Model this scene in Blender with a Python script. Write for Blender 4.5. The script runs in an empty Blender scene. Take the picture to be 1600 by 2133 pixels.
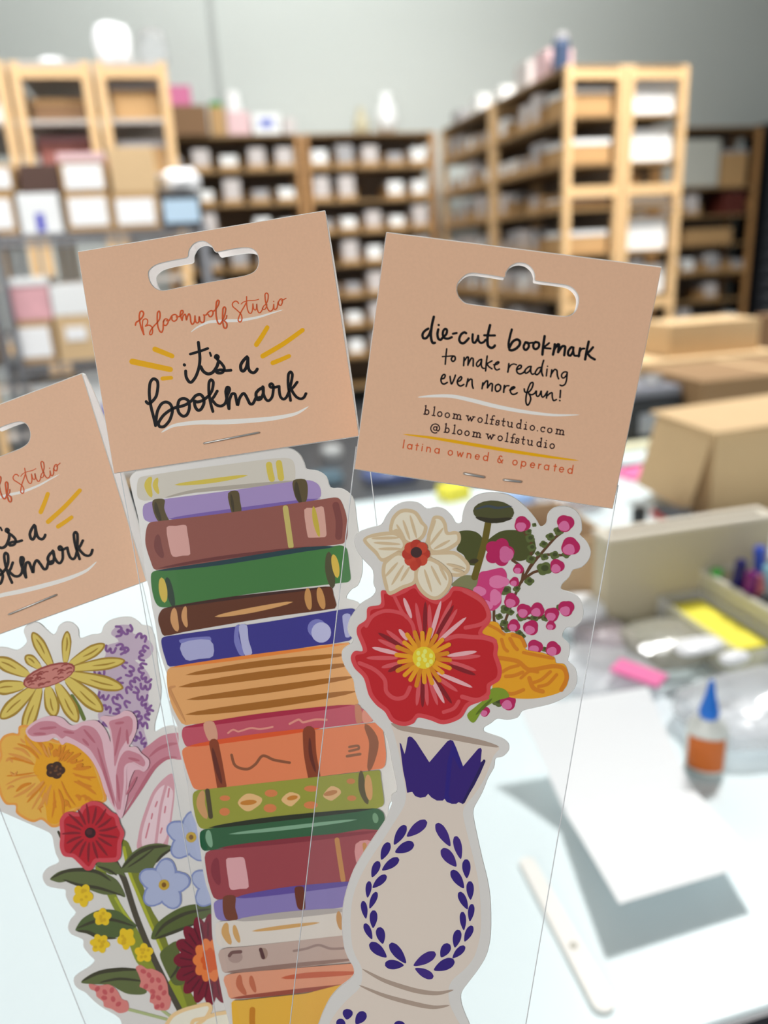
import bpy, bmesh, math, random
from mathutils import Vector, Matrix
from mathutils.geometry import tessellate_polygon, delaunay_2d_cdt

# ------------------------------------------------------------------ camera, world, lights, exposure
F, CX, CY = 1603.0, 800.0, 1066.5
CAM = Vector((0, 0, 1.26))
_dn = Vector((261, -4840, -1603)).normalized()
UP = -_dn
_y = Vector((-432, 508, -1603)); YV = (_y - _y.dot(UP) * UP).normalized()
XV = YV.cross(UP)
R = Matrix((XV, YV, UP))                       # camera frame -> world frame
cd = bpy.data.cameras.new('camera'); cam = bpy.data.objects.new('camera', cd)
bpy.context.scene.collection.objects.link(cam)
cam.matrix_world = Matrix.Translation(CAM) @ R.to_4x4()
cd.sensor_fit = 'VERTICAL'; cd.sensor_height = 9.13; cd.lens = 9.13 * F / 2133.0
cd.clip_start = 0.01; cd.clip_end = 60
cd.dof.use_dof = True; cd.dof.focus_distance = 0.203; cd.dof.aperture_fstop = 2.05
S = bpy.context.scene
S.camera = cam
S.view_settings.view_transform = 'Standard'; S.view_settings.look = 'None'
S.view_settings.gamma = 1; S.view_settings.exposure = 0.43
S.view_settings.use_curve_mapping = False
S.cycles.transparent_max_bounces = 32
S.cycles.max_bounces = 8
S.cycles.sample_clamp_indirect = 6
w = bpy.data.worlds.new('world'); S.world = w; w.use_nodes = True
w.node_tree.nodes['Background'].inputs[0].default_value = (0.93, 0.97, 1.0, 1)
w.node_tree.nodes['Background'].inputs[1].default_value = 0.25

def area(name, loc, target, sx, sy, power, col=(1, 1, 1)):
    l = bpy.data.lights.new(name, 'AREA'); l.shape = 'RECTANGLE'; l.size = sx; l.size_y = sy
    l.energy = power; l.color = col
    o = bpy.data.objects.new(name, l); S.collection.objects.link(o)
    o.location = loc
    o.rotation_euler = (Vector(target) - Vector(loc)).to_track_quat('-Z', 'Y').to_euler()
    return o
area('overhead_light', (2.25, 2.05, 4.2), (0.3, 0.45, 0.76), 0.5, 0.35, 113, (1, 0.99, 0.97))
area('overhead_light', (1.3, 4.5, 4.6), (1.3, 7.3, 2.9), 3.0, 0.7, 100, (0.98, 1, 0.98))  # unseen wall washer, added to brighten the back wall
area('overhead_light', (2.6, 3.0, 4.6), (2.5, 4.5, 1.2), 1.4, 0.5, 62, (1, 0.98, 0.95)).data.spread = 1.7  # unseen fill, narrowed to brighten the right-hand row ends
area('overhead_light', (-1.2, 2.4, 4.6), (-0.8, 3.8, 1.2), 1.4, 0.5, 52, (1, 1, 1)).data.spread = 1.7  # unseen fill, narrowed to brighten the left row and rack
area('front_fill_light', (-2.1, -1.5, 1.75), (0.05, 0.2, 1.22), 1.3, 1.1, 31, (1.0, 0.98, 0.95))  # unseen fill, added at front left to brighten the header cards

# ------------------------------------------------------------------ helpers: pixels of the photograph -> points of the place
def ray(px, py): return R @ Vector((px - CX, CY - py, -F))
def at_z(px, py, z): r = ray(px, py); return CAM + r * ((z - CAM.z) / r.z)
def at_y(px, py, y): r = ray(px, py); return CAM + r * (y / r.y)

def link(o, parent=None):
    S.collection.objects.link(o)
    if parent: o.parent = parent
    return o
def tag(o, label=None, cat=None, group=None, kind=None):
    if label: o['label'] = label
    if cat: o['category'] = cat
    if group: o['group'] = group
    if kind: o['kind'] = kind
    return o
def empty(name, loc, label=None, cat=None, group=None):
    o = bpy.data.objects.new(name, None); o.location = loc; o.empty_display_size = 0.02
    link(o); return tag(o, label, cat, group)

def lin(c):
    c = c / 255.0
    return c / 12.92 if c <= 0.04045 else ((c + 0.055) / 1.055) ** 2.4
MATS = {}
def mat(name, rgb, rough=0.6, metal=0.0, noise=0.0, nscale=30, bump=0.0, spec=0.5, trans=0.0, gain=1.0):
    k = (name, rgb, rough)
    if k in MATS: return MATS[k]
    m = bpy.data.materials.new(name); m.use_nodes = True
    nt = m.node_tree; b = nt.nodes['Principled BSDF']
    col = tuple(min(0.95, lin(c) * gain) for c in rgb) + (1,)
    b.inputs['Base Color'].default_value = col
    b.inputs['Roughness'].default_value = rough; b.inputs['Metallic'].default_value = metal
    b.inputs['Specular IOR Level'].default_value = spec
    if trans: b.inputs['Transmission Weight'].default_value = trans
    if noise or bump:
        tc = nt.nodes.new('ShaderNodeTexCoord'); n = nt.nodes.new('ShaderNodeTexNoise')
        n.inputs['Scale'].default_value = nscale; n.inputs['Detail'].default_value = 4
        nt.links.new(tc.outputs['Object'], n.inputs['Vector'])
        if noise:
            mx = nt.nodes.new('ShaderNodeMix'); mx.data_type = 'RGBA'
            mx.inputs[6].default_value = tuple(c * (1 - noise) for c in col[:3]) + (1,)
            mx.inputs[7].default_value = tuple(min(1, c * (1 + noise)) for c in col[:3]) + (1,)
            nt.links.new(n.outputs['Fac'], mx.inputs[0]); nt.links.new(mx.outputs[2], b.inputs['Base Color'])
        if bump:
            bp = nt.nodes.new('ShaderNodeBump'); bp.inputs['Strength'].default_value = bump
            bp.inputs['Distance'].default_value = 0.002
            nt.links.new(n.outputs['Fac'], bp.inputs['Height']); nt.links.new(bp.outputs[0], b.inputs['Normal'])
    MATS[k] = m
    return m
def film(name, veil=0.05, rough=0.05, blend=0.2, tint=(0.97, 0.98, 0.98), bump=0.0, white=(0.9, 0.92, 0.95), cap=1.0):
    """thin clear plastic: mostly see-through, mirror-like at a slant, a faint milky veil"""
    if name in MATS: return MATS[name]
    m = bpy.data.materials.new(name); m.use_nodes = True; nt = m.node_tree
    nt.nodes.remove(nt.nodes['Principled BSDF']); out = nt.nodes['Material Output']
    t = nt.nodes.new('ShaderNodeBsdfTransparent'); t.inputs[0].default_value = tint + (1,)
    d = nt.nodes.new('ShaderNodeBsdfDiffuse'); d.inputs[0].default_value = white + (1,)
    g = nt.nodes.new('ShaderNodeBsdfGlossy')
    g.inputs['Roughness'].default_value = rough
    lw = nt.nodes.new('ShaderNodeLayerWeight'); lw.inputs[0].default_value = blend
    a = nt.nodes.new('ShaderNodeMixShader'); a.inputs[0].default_value = veil
    b = nt.nodes.new('ShaderNodeMixShader')
    nt.links.new(t.outputs[0], a.inputs[1]); nt.links.new(d.outputs[0], a.inputs[2])
    mn = nt.nodes.new('ShaderNodeMath'); mn.operation = 'MINIMUM'; mn.inputs[1].default_value = cap
    nt.links.new(lw.outputs['Fresnel'], mn.inputs[0]); nt.links.new(mn.outputs[0], b.inputs[0])
    nt.links.new(a.outputs[0], b.inputs[1]); nt.links.new(g.outputs[0], b.inputs[2])
    if bump:
        tc = nt.nodes.new('ShaderNodeTexCoord'); n = nt.nodes.new('ShaderNodeTexNoise'); n.inputs['Scale'].default_value = 45
        bp = nt.nodes.new('ShaderNodeBump'); bp.inputs['Strength'].default_value = bump; bp.inputs['Distance'].default_value = 0.001
        nt.links.new(tc.outputs['Object'], n.inputs['Vector']); nt.links.new(n.outputs['Fac'], bp.inputs['Height'])
        nt.links.new(bp.outputs[0], g.inputs['Normal']); nt.links.new(bp.outputs[0], lw.inputs['Normal'])
    nt.links.new(b.outputs[0], out.inputs[0]); MATS[name] = m
    return m

class MB:
    """collects geometry with material slots, then links it as ONE mesh object"""
    def __init__(s): s.v = []; s.f = []; s.m = []; s.mats = []
    def slot(s, m):
        if m not in s.mats: s.mats.append(m)
        return s.mats.index(m)
    def add(s, vs, fs, m):
        k = len(s.v); i = s.slot(m); s.v += [tuple(v) for v in vs]
        for f in fs: s.f.append(tuple(k + a for a in f)); s.m.append(i)
        return s
    def box(s, x0, y0, z0, x1, y1, z1, m):
        vs = [(x, y, z) for z in (z0, z1) for y in (y0, y1) for x in (x0, x1)]
        return s.add(vs, [(0, 2, 3, 1), (4, 5, 7, 6), (0, 1, 5, 4), (2, 6, 7, 3), (0, 4, 6, 2), (1, 3, 7, 5)], m)
    def quad_slab(s, p, t, m):
        """thin board through four corners p, thickness t"""
        p = [Vector(a) for a in p]; n = (p[1] - p[0]).cross(p[2] - p[0]).normalized() * t / 2
        vs = [a + n for a in p] + [a - n for a in p]
        return s.add(vs, [(0, 1, 2, 3), (7, 6, 5, 4), (0, 4, 5, 1), (1, 5, 6, 2), (2, 6, 7, 3), (3, 7, 4, 0)], m)
    def tube(s, pts, r, m, n=8):
        pts = [Vector(p) for p in pts]; vs = []; fs = []
        for i, p in enumerate(pts):
            d = (pts[min(i + 1, len(pts) - 1)] - pts[max(i - 1, 0)]).normalized()
            u = d.cross(Vector((0.13, 0.27, 0.95))).normalized(); v2 = d.cross(u)
            rr = r[i] if isinstance(r, (list, tuple)) else r
            for k in range(n):
                a = 2 * math.pi * k / n; vs.append(p + u * math.cos(a) * rr + v2 * math.sin(a) * rr)
        for i in range(len(pts) - 1):
            for k in range(n):
                a = i * n + k; b = i * n + (k + 1) % n; fs.append((a, b, b + n, a + n))
        fs.append(tuple(range(n - 1, -1, -1))); e = (len(pts) - 1) * n; fs.append(tuple(range(e, e + n)))
        return s.add(vs, fs, m)
    def lathe(s, prof, m, n=24, c=(0, 0, 0), sy=1.0):
        vs = []; fs = []
        for r, z in prof:
            for k in range(n):
                a = 2 * math.pi * k / n; vs.append((c[0] + r * math.cos(a), c[1] + sy * r * math.sin(a), c[2] + z))
        for i in range(len(prof) - 1):
            for k in range(n):
                a = i * n + k; b = i * n + (k + 1) % n; fs.append((a, b, b + n, a + n))
        fs.append(tuple(range(n - 1, -1, -1))); e = (len(prof) - 1) * n; fs.append(tuple(range(e, e + n)))
        return s.add(vs, fs, m)
    def build(s, name, parent=None, smooth=False, bevel=0, off=None):
        me = bpy.data.meshes.new(name)
        vs = [tuple(Vector(v) - off) for v in s.v] if off is not None else s.v
        me.from_pydata(vs, [], s.f)
        for m in s.mats: me.materials.append(m)
        me.polygons.foreach_set('material_index', s.m)
        if smooth: me.polygons.foreach_set('use_smooth', [True] * len(s.f))
        me.update()
        o = bpy.data.objects.new(name, me); link(o, parent)
        if bevel:
            b = o.modifiers.new('bevel', 'BEVEL'); b.width = bevel; b.segments = 2; b.limit_method = 'ANGLE'
        return o

# ------------------------------------------------------------------ materials of the place
WOOD = mat('pine', (178, 132, 82), 0.55, noise=0.16, nscale=9)
WOODL = mat('pale_pine', (224, 186, 136), 0.5, noise=0.10, nscale=9)
WOODD = mat('aged_pine', (142, 112, 72), 0.6, noise=0.18, nscale=9)
KRAFT = mat('kraft_cardboard', (186, 148, 100), 0.8, noise=0.06, nscale=14)
KRAFTL = mat('light_cardboard', (214, 182, 138), 0.8, noise=0.05, nscale=14)
WHITE = mat('white_card', (240, 241, 240), 0.6)
LABEL = mat('white_label', (250, 250, 250), 0.5)
GREY = mat('grey_packets', (168, 166, 168), 0.4)
PINKW = mat('pale_pink_packets', (204, 196, 193), 0.4)
STEEL = mat('zinc_wire', (150, 152, 158), 0.35, metal=0.7)
TABLE = mat('white_laminate', (230, 243, 246), 0.32, noise=0.01, nscale=3)
BLACK = mat('black_plastic', (20, 21, 26), 0.35)
DARK = mat('dark_grey_plastic', (62, 62, 68), 0.4)
CLEAR = film('clear_polybag', veil=0.34, rough=0.2, blend=0.25, bump=0.9, tint=(0.99, 0.99, 1.0), white=(0.93, 0.94, 0.97), cap=0.45)
# ------------------------------------------------------------------ the setting
fl = MB(); fl.box(-5, -3, -0.1, 8, 7.4, 0, mat('sealed_concrete', (60, 63, 67), 0.4, noise=0.14, nscale=2))
tag(fl.build('floor'), kind='structure')
wm = mat('painted_wall', (205, 210, 206), 0.85, noise=0.015, nscale=1.2)
a = MB(); a.box(-5, 7.4, 0, 8, 7.55, 4.8, wm); tag(a.build('wall_back'), kind='structure')
a = MB(); a.box(-5.15, -3, 0, -5, 7.55, 4.8, wm); tag(a.build('wall_left'), kind='structure')
a = MB(); a.box(8, -3, 0, 8.15, 7.55, 4.8, wm); tag(a.build('wall_right'), kind='structure')
a = MB(); a.box(-5.15, -3, 4.8, 8.15, 7.55, 4.9, mat('ceiling_paint', (225, 226, 224), 0.9)); tag(a.build('ceiling'), kind='structure')
a = MB(); a.box(0.515, 7.375, 0, 0.565, 7.4, 4.8, mat('grey_conduit', (176, 180, 177), 0.6)); tag(a.build('trim_1'), kind='structure')

# ------------------------------------------------------------------ wooden shelving
LV = (2.24, 1.985, 1.73, 1.48, 1.22, 0.955, 0.695, 0.435, 0.17)
def shelf_unit(x0, x1, y0, y1, along, label, group, wp=WOOD, ws=WOODD, skip=()):
    """posts, rungs and boards; 'along' is the axis the boards run"""
    t = empty('wooden_shelf_unit', ((x0 + x1) / 2, (y0 + y1) / 2, 0), label, 'shelving unit', group)
    off = Vector(t.location); p = 0.044
    for x in (x0, x1 - p):
        for y in (y0, y1 - p):
            MB().box(x, y, 0, x + p, y + p, 2.2395, wp).build('post', t, bevel=0.003, off=off)
    for z in LV:
        if z in skip: continue
        MB().box(x0 + 0.004, y0 + 0.004, z - 0.02, x1 - 0.004, y1 - 0.004, z, ws).build('shelf_board', t, off=off)
    if ws is WOODD:
        bk = mat('shelf_shade', (122, 108, 95), 0.8)  # added dark sheet, its colour stands in for shade behind the shelves
        if along == 'x': MB().box(x0 + 0.046, y1 - 0.002, 0.1, x1 - 0.046, y1 + 0.006, 2.22, bk).build('shade_panel', t, off=off)
        elif x0 < 2.5: MB().box(x1 - 0.001, y0 + 0.046, 0.1, x1 + 0.005, y1 - 0.046, 2.22, bk).build('shade_panel', t, off=off)
    for z in (2.20, 1.57, 0.9, 0.12):
        if along == 'y': 
            for y in (y0 + 0.006, y1 - p + 0.006): MB().box(x0 + p, y, z - 0.03, x1 - p, y + 0.03, z + 0.03, wp).build('rung', t, off=off)
        else:
            for x in (x0 + 0.006, x1 - p + 0.006): MB().box(x, y0 + p, z - 0.03, x + 0.03, y1 - p, z + 0.03, wp).build('rung', t, off=off)
    return t
ORD = ['first', 'second', 'third', 'fourth', 'fifth', 'sixth', 'seventh', 'eighth', 'ninth']
bays = [(-0.06, 1.095, 'back wall shelving bay on the left, half hidden by the left row'), (1.12, 2.24, 'back wall shelving bay in the middle, beside the corner'),
        (3.30, 4.36, 'back wall shelving bay just right of the pale row ends'), (4.38, 5.46, 'back wall shelving bay next to the dark rack')]
for i, (x0, x1, lb) in enumerate(bays):
    shelf_unit(x0, x1, 6.8, 7.2, 'x', 'pine ' + lb, 'shelving along the back wall', skip=(LV[1],) if i > 1 else ())
rr = [(2.28, 2.66, 4.50, 5.64, 'nearer bay of the right-hand row facing the aisle'), (2.28, 2.66, 5.66, 6.76, 'farther bay of the right-hand row by the corner'),
      (2.67, 3.07, 4.50, 5.64, 'nearer bay at the outer side of the right-hand row'), (2.67, 3.07, 5.66, 6.76, 'farther bay at the outer side of the right-hand row')]
for x0, x1, y0, y1, lb in rr:
    shelf_unit(x0, x1, y0, y1, 'y', 'pine shelving, ' + lb, 'shelving of the right-hand row', WOODL, WOODD)
for x0, x1, lb in ((-0.27, 0.075, 'right-hand column of the left row, cartons inside'), (-0.66, -0.29, 'middle column of the left row, dark inside'), (-1.05, -0.68, 'leftmost column of the left row, cut by the frame')):
    shelf_unit(x0, x1, 4.47, 5.6, 'y', 'pine shelving, ' + lb, 'shelving of the left row', WOODL, mat('grey_shelf_board', (188, 180, 172), 0.6))

# small open-fronted bins, one of each kind, then copies
rnd = random.Random(7)
def bin_proto(k):
    b = MB(); W, D, H, t = 0.16, 0.30, 0.075, 0.004
    b.box(-W/2, 0, 0, W/2, D, t, KRAFT); b.box(-W/2, 0, t, -W/2 + t, D, 0.10, KRAFT); b.box(W/2 - t, 0, t, W/2, D, 0.10, KRAFT)
    b.box(-W/2 + t, D - t, t, W/2 - t, D, 0.10, KRAFT); b.box(-W/2 + t, 0, t, W/2 - t, t, 0.035, KRAFT)
    o = b.build('storage_bin')
    c = MB(); y = 0.012; m = (WHITE, GREY, PINKW)[k % 3]; hh = (0.11, 0.155, 0.18, 0.13, 0.10, 0.165)[k]
    while y < 0.24:
        h = hh + rnd.uniform(-0.008, 0.008); x = rnd.uniform(-0.006, 0.006); th = rnd.uniform(0.016, 0.03)
        c.box(-0.062 + x, y, t, 0.062 + x, y + th - 0.003, h, m if rnd.random() < 0.7 else (WHITE, PINKW, GREY)[rnd.randrange(3)]); y += th
    c.build('packets', o)
    return o
protos = [bin_proto(k) for k in range(6)]; used = set()
KINDW = ['short white', 'tall grey', 'tall pinkish', 'white', 'low grey', 'pinkish']
KM = [(0, 'white'), (1, 'grey'), (2, 'pale pink'), (3, 'white'), (4, 'grey'), (5, 'pale pink')]
def place_bin(x, y, z, rz, label, group):
    k = rnd.randrange(6); p = protos[k]
    if k in used:
        o = p.copy(); link(o)
        for ch in p.children: c = ch.copy(); link(c, o)
    else: o = p; used.add(k)
    o.location = (x, y, z); o.rotation_euler = (0, 0, rz)
    tag(o, label % KM[k][1], 'storage bin', group)
for bi, (x0, x1, lb) in enumerate(bays):
    nm = ('left', 'middle', 'right', 'far right')[bi]
    for li, z in enumerate(LV[1:8]):
        if bi >= 2 and li in (0, 1): continue
        n = 5 if bi < 2 else 4
        for j in range(n):
            x = x0 + 0.135 + (x1 - x0 - 0.27) * j / (n - 1)
            if rnd.random() < (0.05 if bi < 2 else 0.3): continue
            if bi == 3 and (x > 4.98 and li < 3 or li == 3): continue
            place_bin(x, 6.815, z + 0.001, 0, '%s packets bin, ' + '%s from left, %s shelf from top, back wall %s bay' % (ORD[j], ORD[li + 1], nm), 'bins on the back wall shelves')
for bi, (y0, y1) in enumerate(((4.50, 5.64), (5.66, 6.76))):
    for li, z in enumerate(LV[1:7]):
        for j in range(6):
            y = 4.97 + 0.173 * j if bi == 0 else 5.79 + 0.168 * j
            if bi == 0 and j > 3: continue
            if rnd.random() < 0.05: continue
            place_bin(2.295, y, z + 0.001, -math.pi / 2, '%s packets bin, ' + '%s from near end, %s shelf from top, %s bay, right row' % (ORD[j], ORD[li + 1], ('nearer', 'farther')[bi]), 'bins on the right-hand row')
for i, p in enumerate(protos):
    if i not in used: 
        for c in list(p.children): bpy.data.objects.remove(c)
        bpy.data.objects.remove(p)

# cartons and boxes
TOP = {}
def carton(x0, y0, z0, x1, y1, z1, label, m=KRAFT, cat='box', lab=None, lid=None, group=None, name='cardboard_box', labx=(0.08, 0.92), labz=(0.15, 0.85), rz=0, tape=True):
    c = Vector(((x0 + x1) / 2, (y0 + y1) / 2, z0)); t = empty(name, c, label, cat, group); t.rotation_euler = (0, 0, rz)
    W, D, H = x1 - x0, y1 - y0, z1 - z0; TOP[label] = z1 + 0.0012
    lh = 0.0 if lid is None else min(0.03, H * 0.25)
    MB().box(-W/2, -D/2, 0, W/2, D/2, H - lh, m).build('box_body', t, bevel=0.002)
    if lid is not None: MB().box(-W/2 - 0.002, -D/2 - 0.002, H - lh, W/2 + 0.002, D/2 + 0.002, H, lid).build('lid', t, bevel=0.002)
    elif tape: MB().box(-0.012, -D/2 + 0.001, H, 0.012, D/2 - 0.001, H + 0.0006, KRAFTL).build('tape', t)
    if lab is not None:
        MB().box(-W/2 + W * labx[0], -D/2 - 0.0015, H * labz[0], -W/2 + W * labx[1], -D/2 - 0.0001, H * labz[1], lab).build('paper_label', t)
    return t
def rect_carton(px0, py0, px1, py1, y, depth, label, **k):
    a = at_y((px0 + px1) / 2, py1, y); b = at_y(px1, (py0 + py1) / 2, y); c = at_y(px0, (py0 + py1) / 2, y); d = at_y((px0 + px1) / 2, py0, y)
    z0 = k.pop('z0', a.z)
    return carton(c.x, y, z0, b.x, y + depth, d.z, label, **k)

# cartons on the ends of the rows
for i, (z, h, wl) in enumerate(((LV[1], 0.15, 0), (LV[2], 0.13, 1), (LV[3], 0.06, 1), (LV[4], 0.13, 1), (LV[5], 0.14, 0))):
    carton(2.335, 4.56, z + 0.001, 2.605, 4.86, z + 0.001 + h, 'brown carton seen through end frame of right-hand row, %s shelf from top' % ORD[i + 1], m=KRAFT, lid=WHITE, group='cartons on the end of the right-hand row')
for i, (z, h) in enumerate(((LV[1], 0.19), (LV[2], 0.18), (LV[3], 0.09), (LV[4], 0.19), (LV[5], 0.17))):
    carton(2.725, 4.56, z + 0.001, 3.015, 4.86, z + 0.001 + h, 'bright white box in the rightmost end column, %s shelf from top' % ORD[i + 1], m=WHITE, group='white boxes on the end of the right-hand row', name='white_box', tape=False)
RUST = mat('rust_pink_card', (150, 92, 84), 0.8)
for i, (z, h) in enumerate(((LV[1], 0.17), (LV[2], 0.16), (LV[3], 0.18))):
    carton(-0.215, 4.54, z + 0.001, 0.02, 4.9, z + 0.001 + h, 'brown carton in right-hand column of left row, %s shelf from top' % ORD[i + 1], m=KRAFT, lid=GREY, group='cartons in the left row')
carton(-0.60, 4.56, LV[1] + 0.001, -0.35, 4.9, LV[1] + 0.11, 'dark brown low carton in middle column of left row, top opening', m=mat('dark_cardboard', (128, 96, 66), 0.8), lid=KRAFT)
carton(-0.60, 4.56, LV[2] + 0.001, -0.35, 4.9, LV[2] + 0.19, 'rust pink carton in middle column of left row, below the brown one', m=RUST, lid=mat('dusty_pink_card', (190, 140, 146), 0.8))
carton(-0.60, 4.56, LV[3] + 0.001, -0.35, 4.9, LV[3] + 0.17, 'dusty pink box in middle column of left row, lowest seen', m=mat('dusty_pink_card', (190, 140, 146), 0.8))
carton(-0.99, 4.56, LV[1] + 0.001, -0.74, 4.9, LV[1] + 0.18, 'grey white box in leftmost column, cut by the frame', m=WHITE)

# things on top of the shelves
GREEN = mat('green_plastic', (40, 150, 70), 0.3)
rect_carton(330, 219, 432, 268, 6.78, 0.36, 'dark brown carton on top of left back bay, under pink box', m=mat('dark_cardboard', (128, 96, 66), 0.8), z0=2.241)
rect_carton(340, 178, 398, 222, 6.79, 0.3, 'pink box on top of the left back shelving bay', m=mat('hot_pink_card', (205, 110, 150), 0.6), z0=TOP['dark brown carton on top of left back bay, under pink box'], tape=False)
rect_carton(438, 222, 470, 268, 6.8, 0.09, 'narrow brown carton beside the dark one on left back bay', m=KRAFT, z0=2.241)
rect_carton(474, 232, 520, 268, 6.8, 0.1, 'pale pink box on top of the left back bay', m=mat('pale_pink_card', (226, 190, 192), 0.6), z0=2.241, tape=False)
rect_carton(526, 236, 584, 268, 6.8, 0.3, 'white box with a blue label on top of left back bay', m=WHITE, lab=mat('soft_blue_print', (120, 130, 200), 0.5), labx=(0.25, 0.75), labz=(0.3, 0.75), z0=2.241, tape=False)
rect_carton(590, 245, 616, 268, 6.8, 0.25, 'small off-white box on top of left back bay near post', m=PINKW, z0=2.241, tape=False)
def jar(loc, r, h, label, m, lid, cat='jar', name='jar', group=None):
    t = empty(name, loc, label, cat, group)
    MB().lathe([(r * 0.9, 0), (r, 0.01), (r, h * 0.75), (r * 0.8, h * 0.85), (r * 0.8, h * 0.88)], m).build('jar_body', t, smooth=False)
    MB().lathe([(r * 0.86, h * 0.86), (r * 0.86, h), (r * 0.8, h + 0.004)], lid).build('lid', t)
    return t
q = at_y(488, 222, 6.9); jar((q.x, 6.99, 2.241), 0.06, 0.33, 'white jar standing behind the pale pink box on left back bay', WHITE, LABEL)
q = at_y(450, 222, 6.9); jar((q.x + 0.0, 7.0, 2.241), 0.06, 0.26, 'grey jar with green lid behind brown cartons on left back bay', GREY, GREEN)
def vase(loc, s, label, m):
    o = MB().lathe([(0.03*s, 0), (0.055*s, 0.02*s), (0.065*s, 0.08*s), (0.05*s, 0.14*s), (0.028*s, 0.18*s), (0.034*s, 0.21*s), (0.03*s, 0.21*s), (0.022*s, 0.18*s)], m).build('vase', smooth=True)
    o.location = loc; return tag(o, label, 'vase')
q = at_y(806, 268, 6.9); vase((q.x, 6.9, 2.241), 1.45, 'tall white vase on top of the middle back bay', WHITE)
q = at_y(772, 268, 6.9); vase((q.x - 0.03, 7.1, 2.241), 1.1, 'small beige vase left of the white vase on back bay', mat('beige_ceramic', (196, 188, 160), 0.5))
for i, (y, hx, m, lb) in enumerate(((6.4, 0.10, GREY, 'low grey box at the far end on top of right-hand row'), (5.98, 0.13, WHITE, 'white box at far part on top of right-hand row'), (5.55, 0.10, WHITE, 'low white box mid way on top of right-hand row'), (5.12, 0.16, PINKW, 'grey pink box on top of right-hand row behind pink one'))):
    carton(2.32, y, 2.241, 2.50, y + 0.2, 2.241 + hx, lb, m=m, tape=False, group='boxes on top of the right-hand row')
carton(2.30, 4.80, 2.241, 2.47, 4.98, 2.39, 'pale pink box on top of right-hand row beside the dark jar', m=mat('pale_pink_card', (226, 190, 192), 0.6), tape=False)
jar((2.33, 4.68, 2.241), 0.05, 0.19, 'dark blue jar at the near top corner of right-hand row', mat('navy_glass', (70, 84, 110), 0.2), GREY)

# right part of back wall: pale board leaning in the upper bay, blue tote, dark rack
o = MB().box(-0.3, 0, 0, 0.3, 0.012, 0.4, mat('pale_grey_board', (196, 196, 186), 0.7)).build('foam_board', bevel=0.001); o.location = (4.745, 6.84, 1.7405)
tag(o, 'pale grey foam board standing in shelving bay right of the end frames', 'board')
carton(5.08, 6.85, 1.731, 5.36, 7.15, 2.05, 'brown carton between the foam board and the dark rack', m=KRAFT, lid=GREY)
carton(5.12, 6.83, 1.481, 5.36, 7.1, 1.68, 'dark red box under the brown carton beside dark rack', m=mat('dark_red_card', (90, 34, 24), 0.6), tape=False)
carton(4.75, 6.84, 1.221, 5.25, 7.14, 1.36, 'long brown carton low in the bay beside dark rack', m=KRAFT)
t = empty('drawer_rack', (5.95, 6.95, 0), 'dark rack of small black drawers at the right edge', 'rack')
MB().box(-0.42, -0.18, 0, -0.385, 0.2, 2.25, BLACK).box(0.385, -0.18, 0, 0.42, 0.2, 2.25, BLACK).box(-0.385, 0.17, 0, 0.385, 0.2, 2.25, BLACK).box(-0.42, -0.18, 2.25, 0.42, 0.2, 2.27, BLACK).build('rack_frame', t)
for r_ in range(16):
    for c_ in range(3):
        x = -0.375 + c_ * 0.255; z = 0.08 + r_ * 0.135
        d = MB().box(x, -0.19, z, x + 0.24, 0.14, z + 0.115, DARK).build('drawer', t, bevel=0.004)
        MB().box(x + 0.08, -0.2, z + 0.07, x + 0.16, -0.19, z + 0.085, GREY).build('handle', d)

# ------------------------------------------------------------------ wire rack on the left
def wire_rack(x0, x1, label):
    t = empty('wire_rack', ((x0 + x1) / 2, 3.42, 0), label, 'rack', 'zinc wire racks'); off = Vector(t.location)
    for x in (x0, x1):
        for y in (3.2, 3.64): MB().tube([(x, y, 0), (x, y, 1.42)], 0.0125, STEEL, 12).build('post', t, off=off)
    for z in (1.405, 0.94, 0.48, 0.1):
        m = MB()
        for y in (3.2, 3.64): m.box(x0, y - 0.004, z - 0.035, x1, y + 0.004, z - 0.027, STEEL); m.box(x0, y - 0.005, z - 0.008, x1, y + 0.005, z, STEEL)
        k = int((x1 - x0) / 0.03)
        for i in range(1, k): x = x0 + (x1 - x0) * i / k; m.box(x - 0.002, 3.2, z - 0.004, x + 0.002, 3.64, z, STEEL)
        for i in range(k):
            xa = x0 + (x1 - x0) * i / k; xb = x0 + (x1 - x0) * (i + 1) / k; za, zb = (z - 0.03, z - 0.006) if i % 2 else (z - 0.006, z - 0.03)
            m.quad_slab([(xa, 3.199, za - 0.002), (xb, 3.199, zb - 0.002), (xb, 3.199, zb + 0.002), (xa, 3.199, za + 0.002)], 0.004, STEEL)
        for x in (x0, x1): m.box(x - 0.005, 3.2, z - 0.035, x + 0.005, 3.64, z, STEEL)
        m.build('wire_shelf', t, off=off)
wire_rack(-0.62, 0.12, 'zinc wire rack behind the middle header card, boxes on top')
wire_rack(-1.40, -0.66, 'zinc wire rack at the left edge of the photo')
BLUEP = mat('blue_print', (60, 60, 190), 0.5); SKY = mat('pale_blue_label', (190, 215, 235), 0.5)
FLOR = mat('dark_floral_card', (84, 58, 48), 0.6, noise=0.5, nscale=60); PFLO = mat('pink_floral_card', (226, 170, 176), 0.5, noise=0.25, nscale=18)
Z1 = 1.407; Z2 = 0.942; Z3 = 0.482; G1 = 'boxes on top of the wire rack'
def rc(*a, **k): return rect_carton(*a[:4], 3.215, 0.3, a[4], **k)
rc(-62, 402, 30, 472, 'white-labelled box at the left edge on the wire rack, lower', lab=LABEL, z0=Z1, group=G1)
rc(-55, 342, 27, 400, 'white-labelled box at the left edge on the wire rack, upper', lab=LABEL, z0=TOP['white-labelled box at the left edge on the wire rack, lower'], group=G1)
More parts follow.
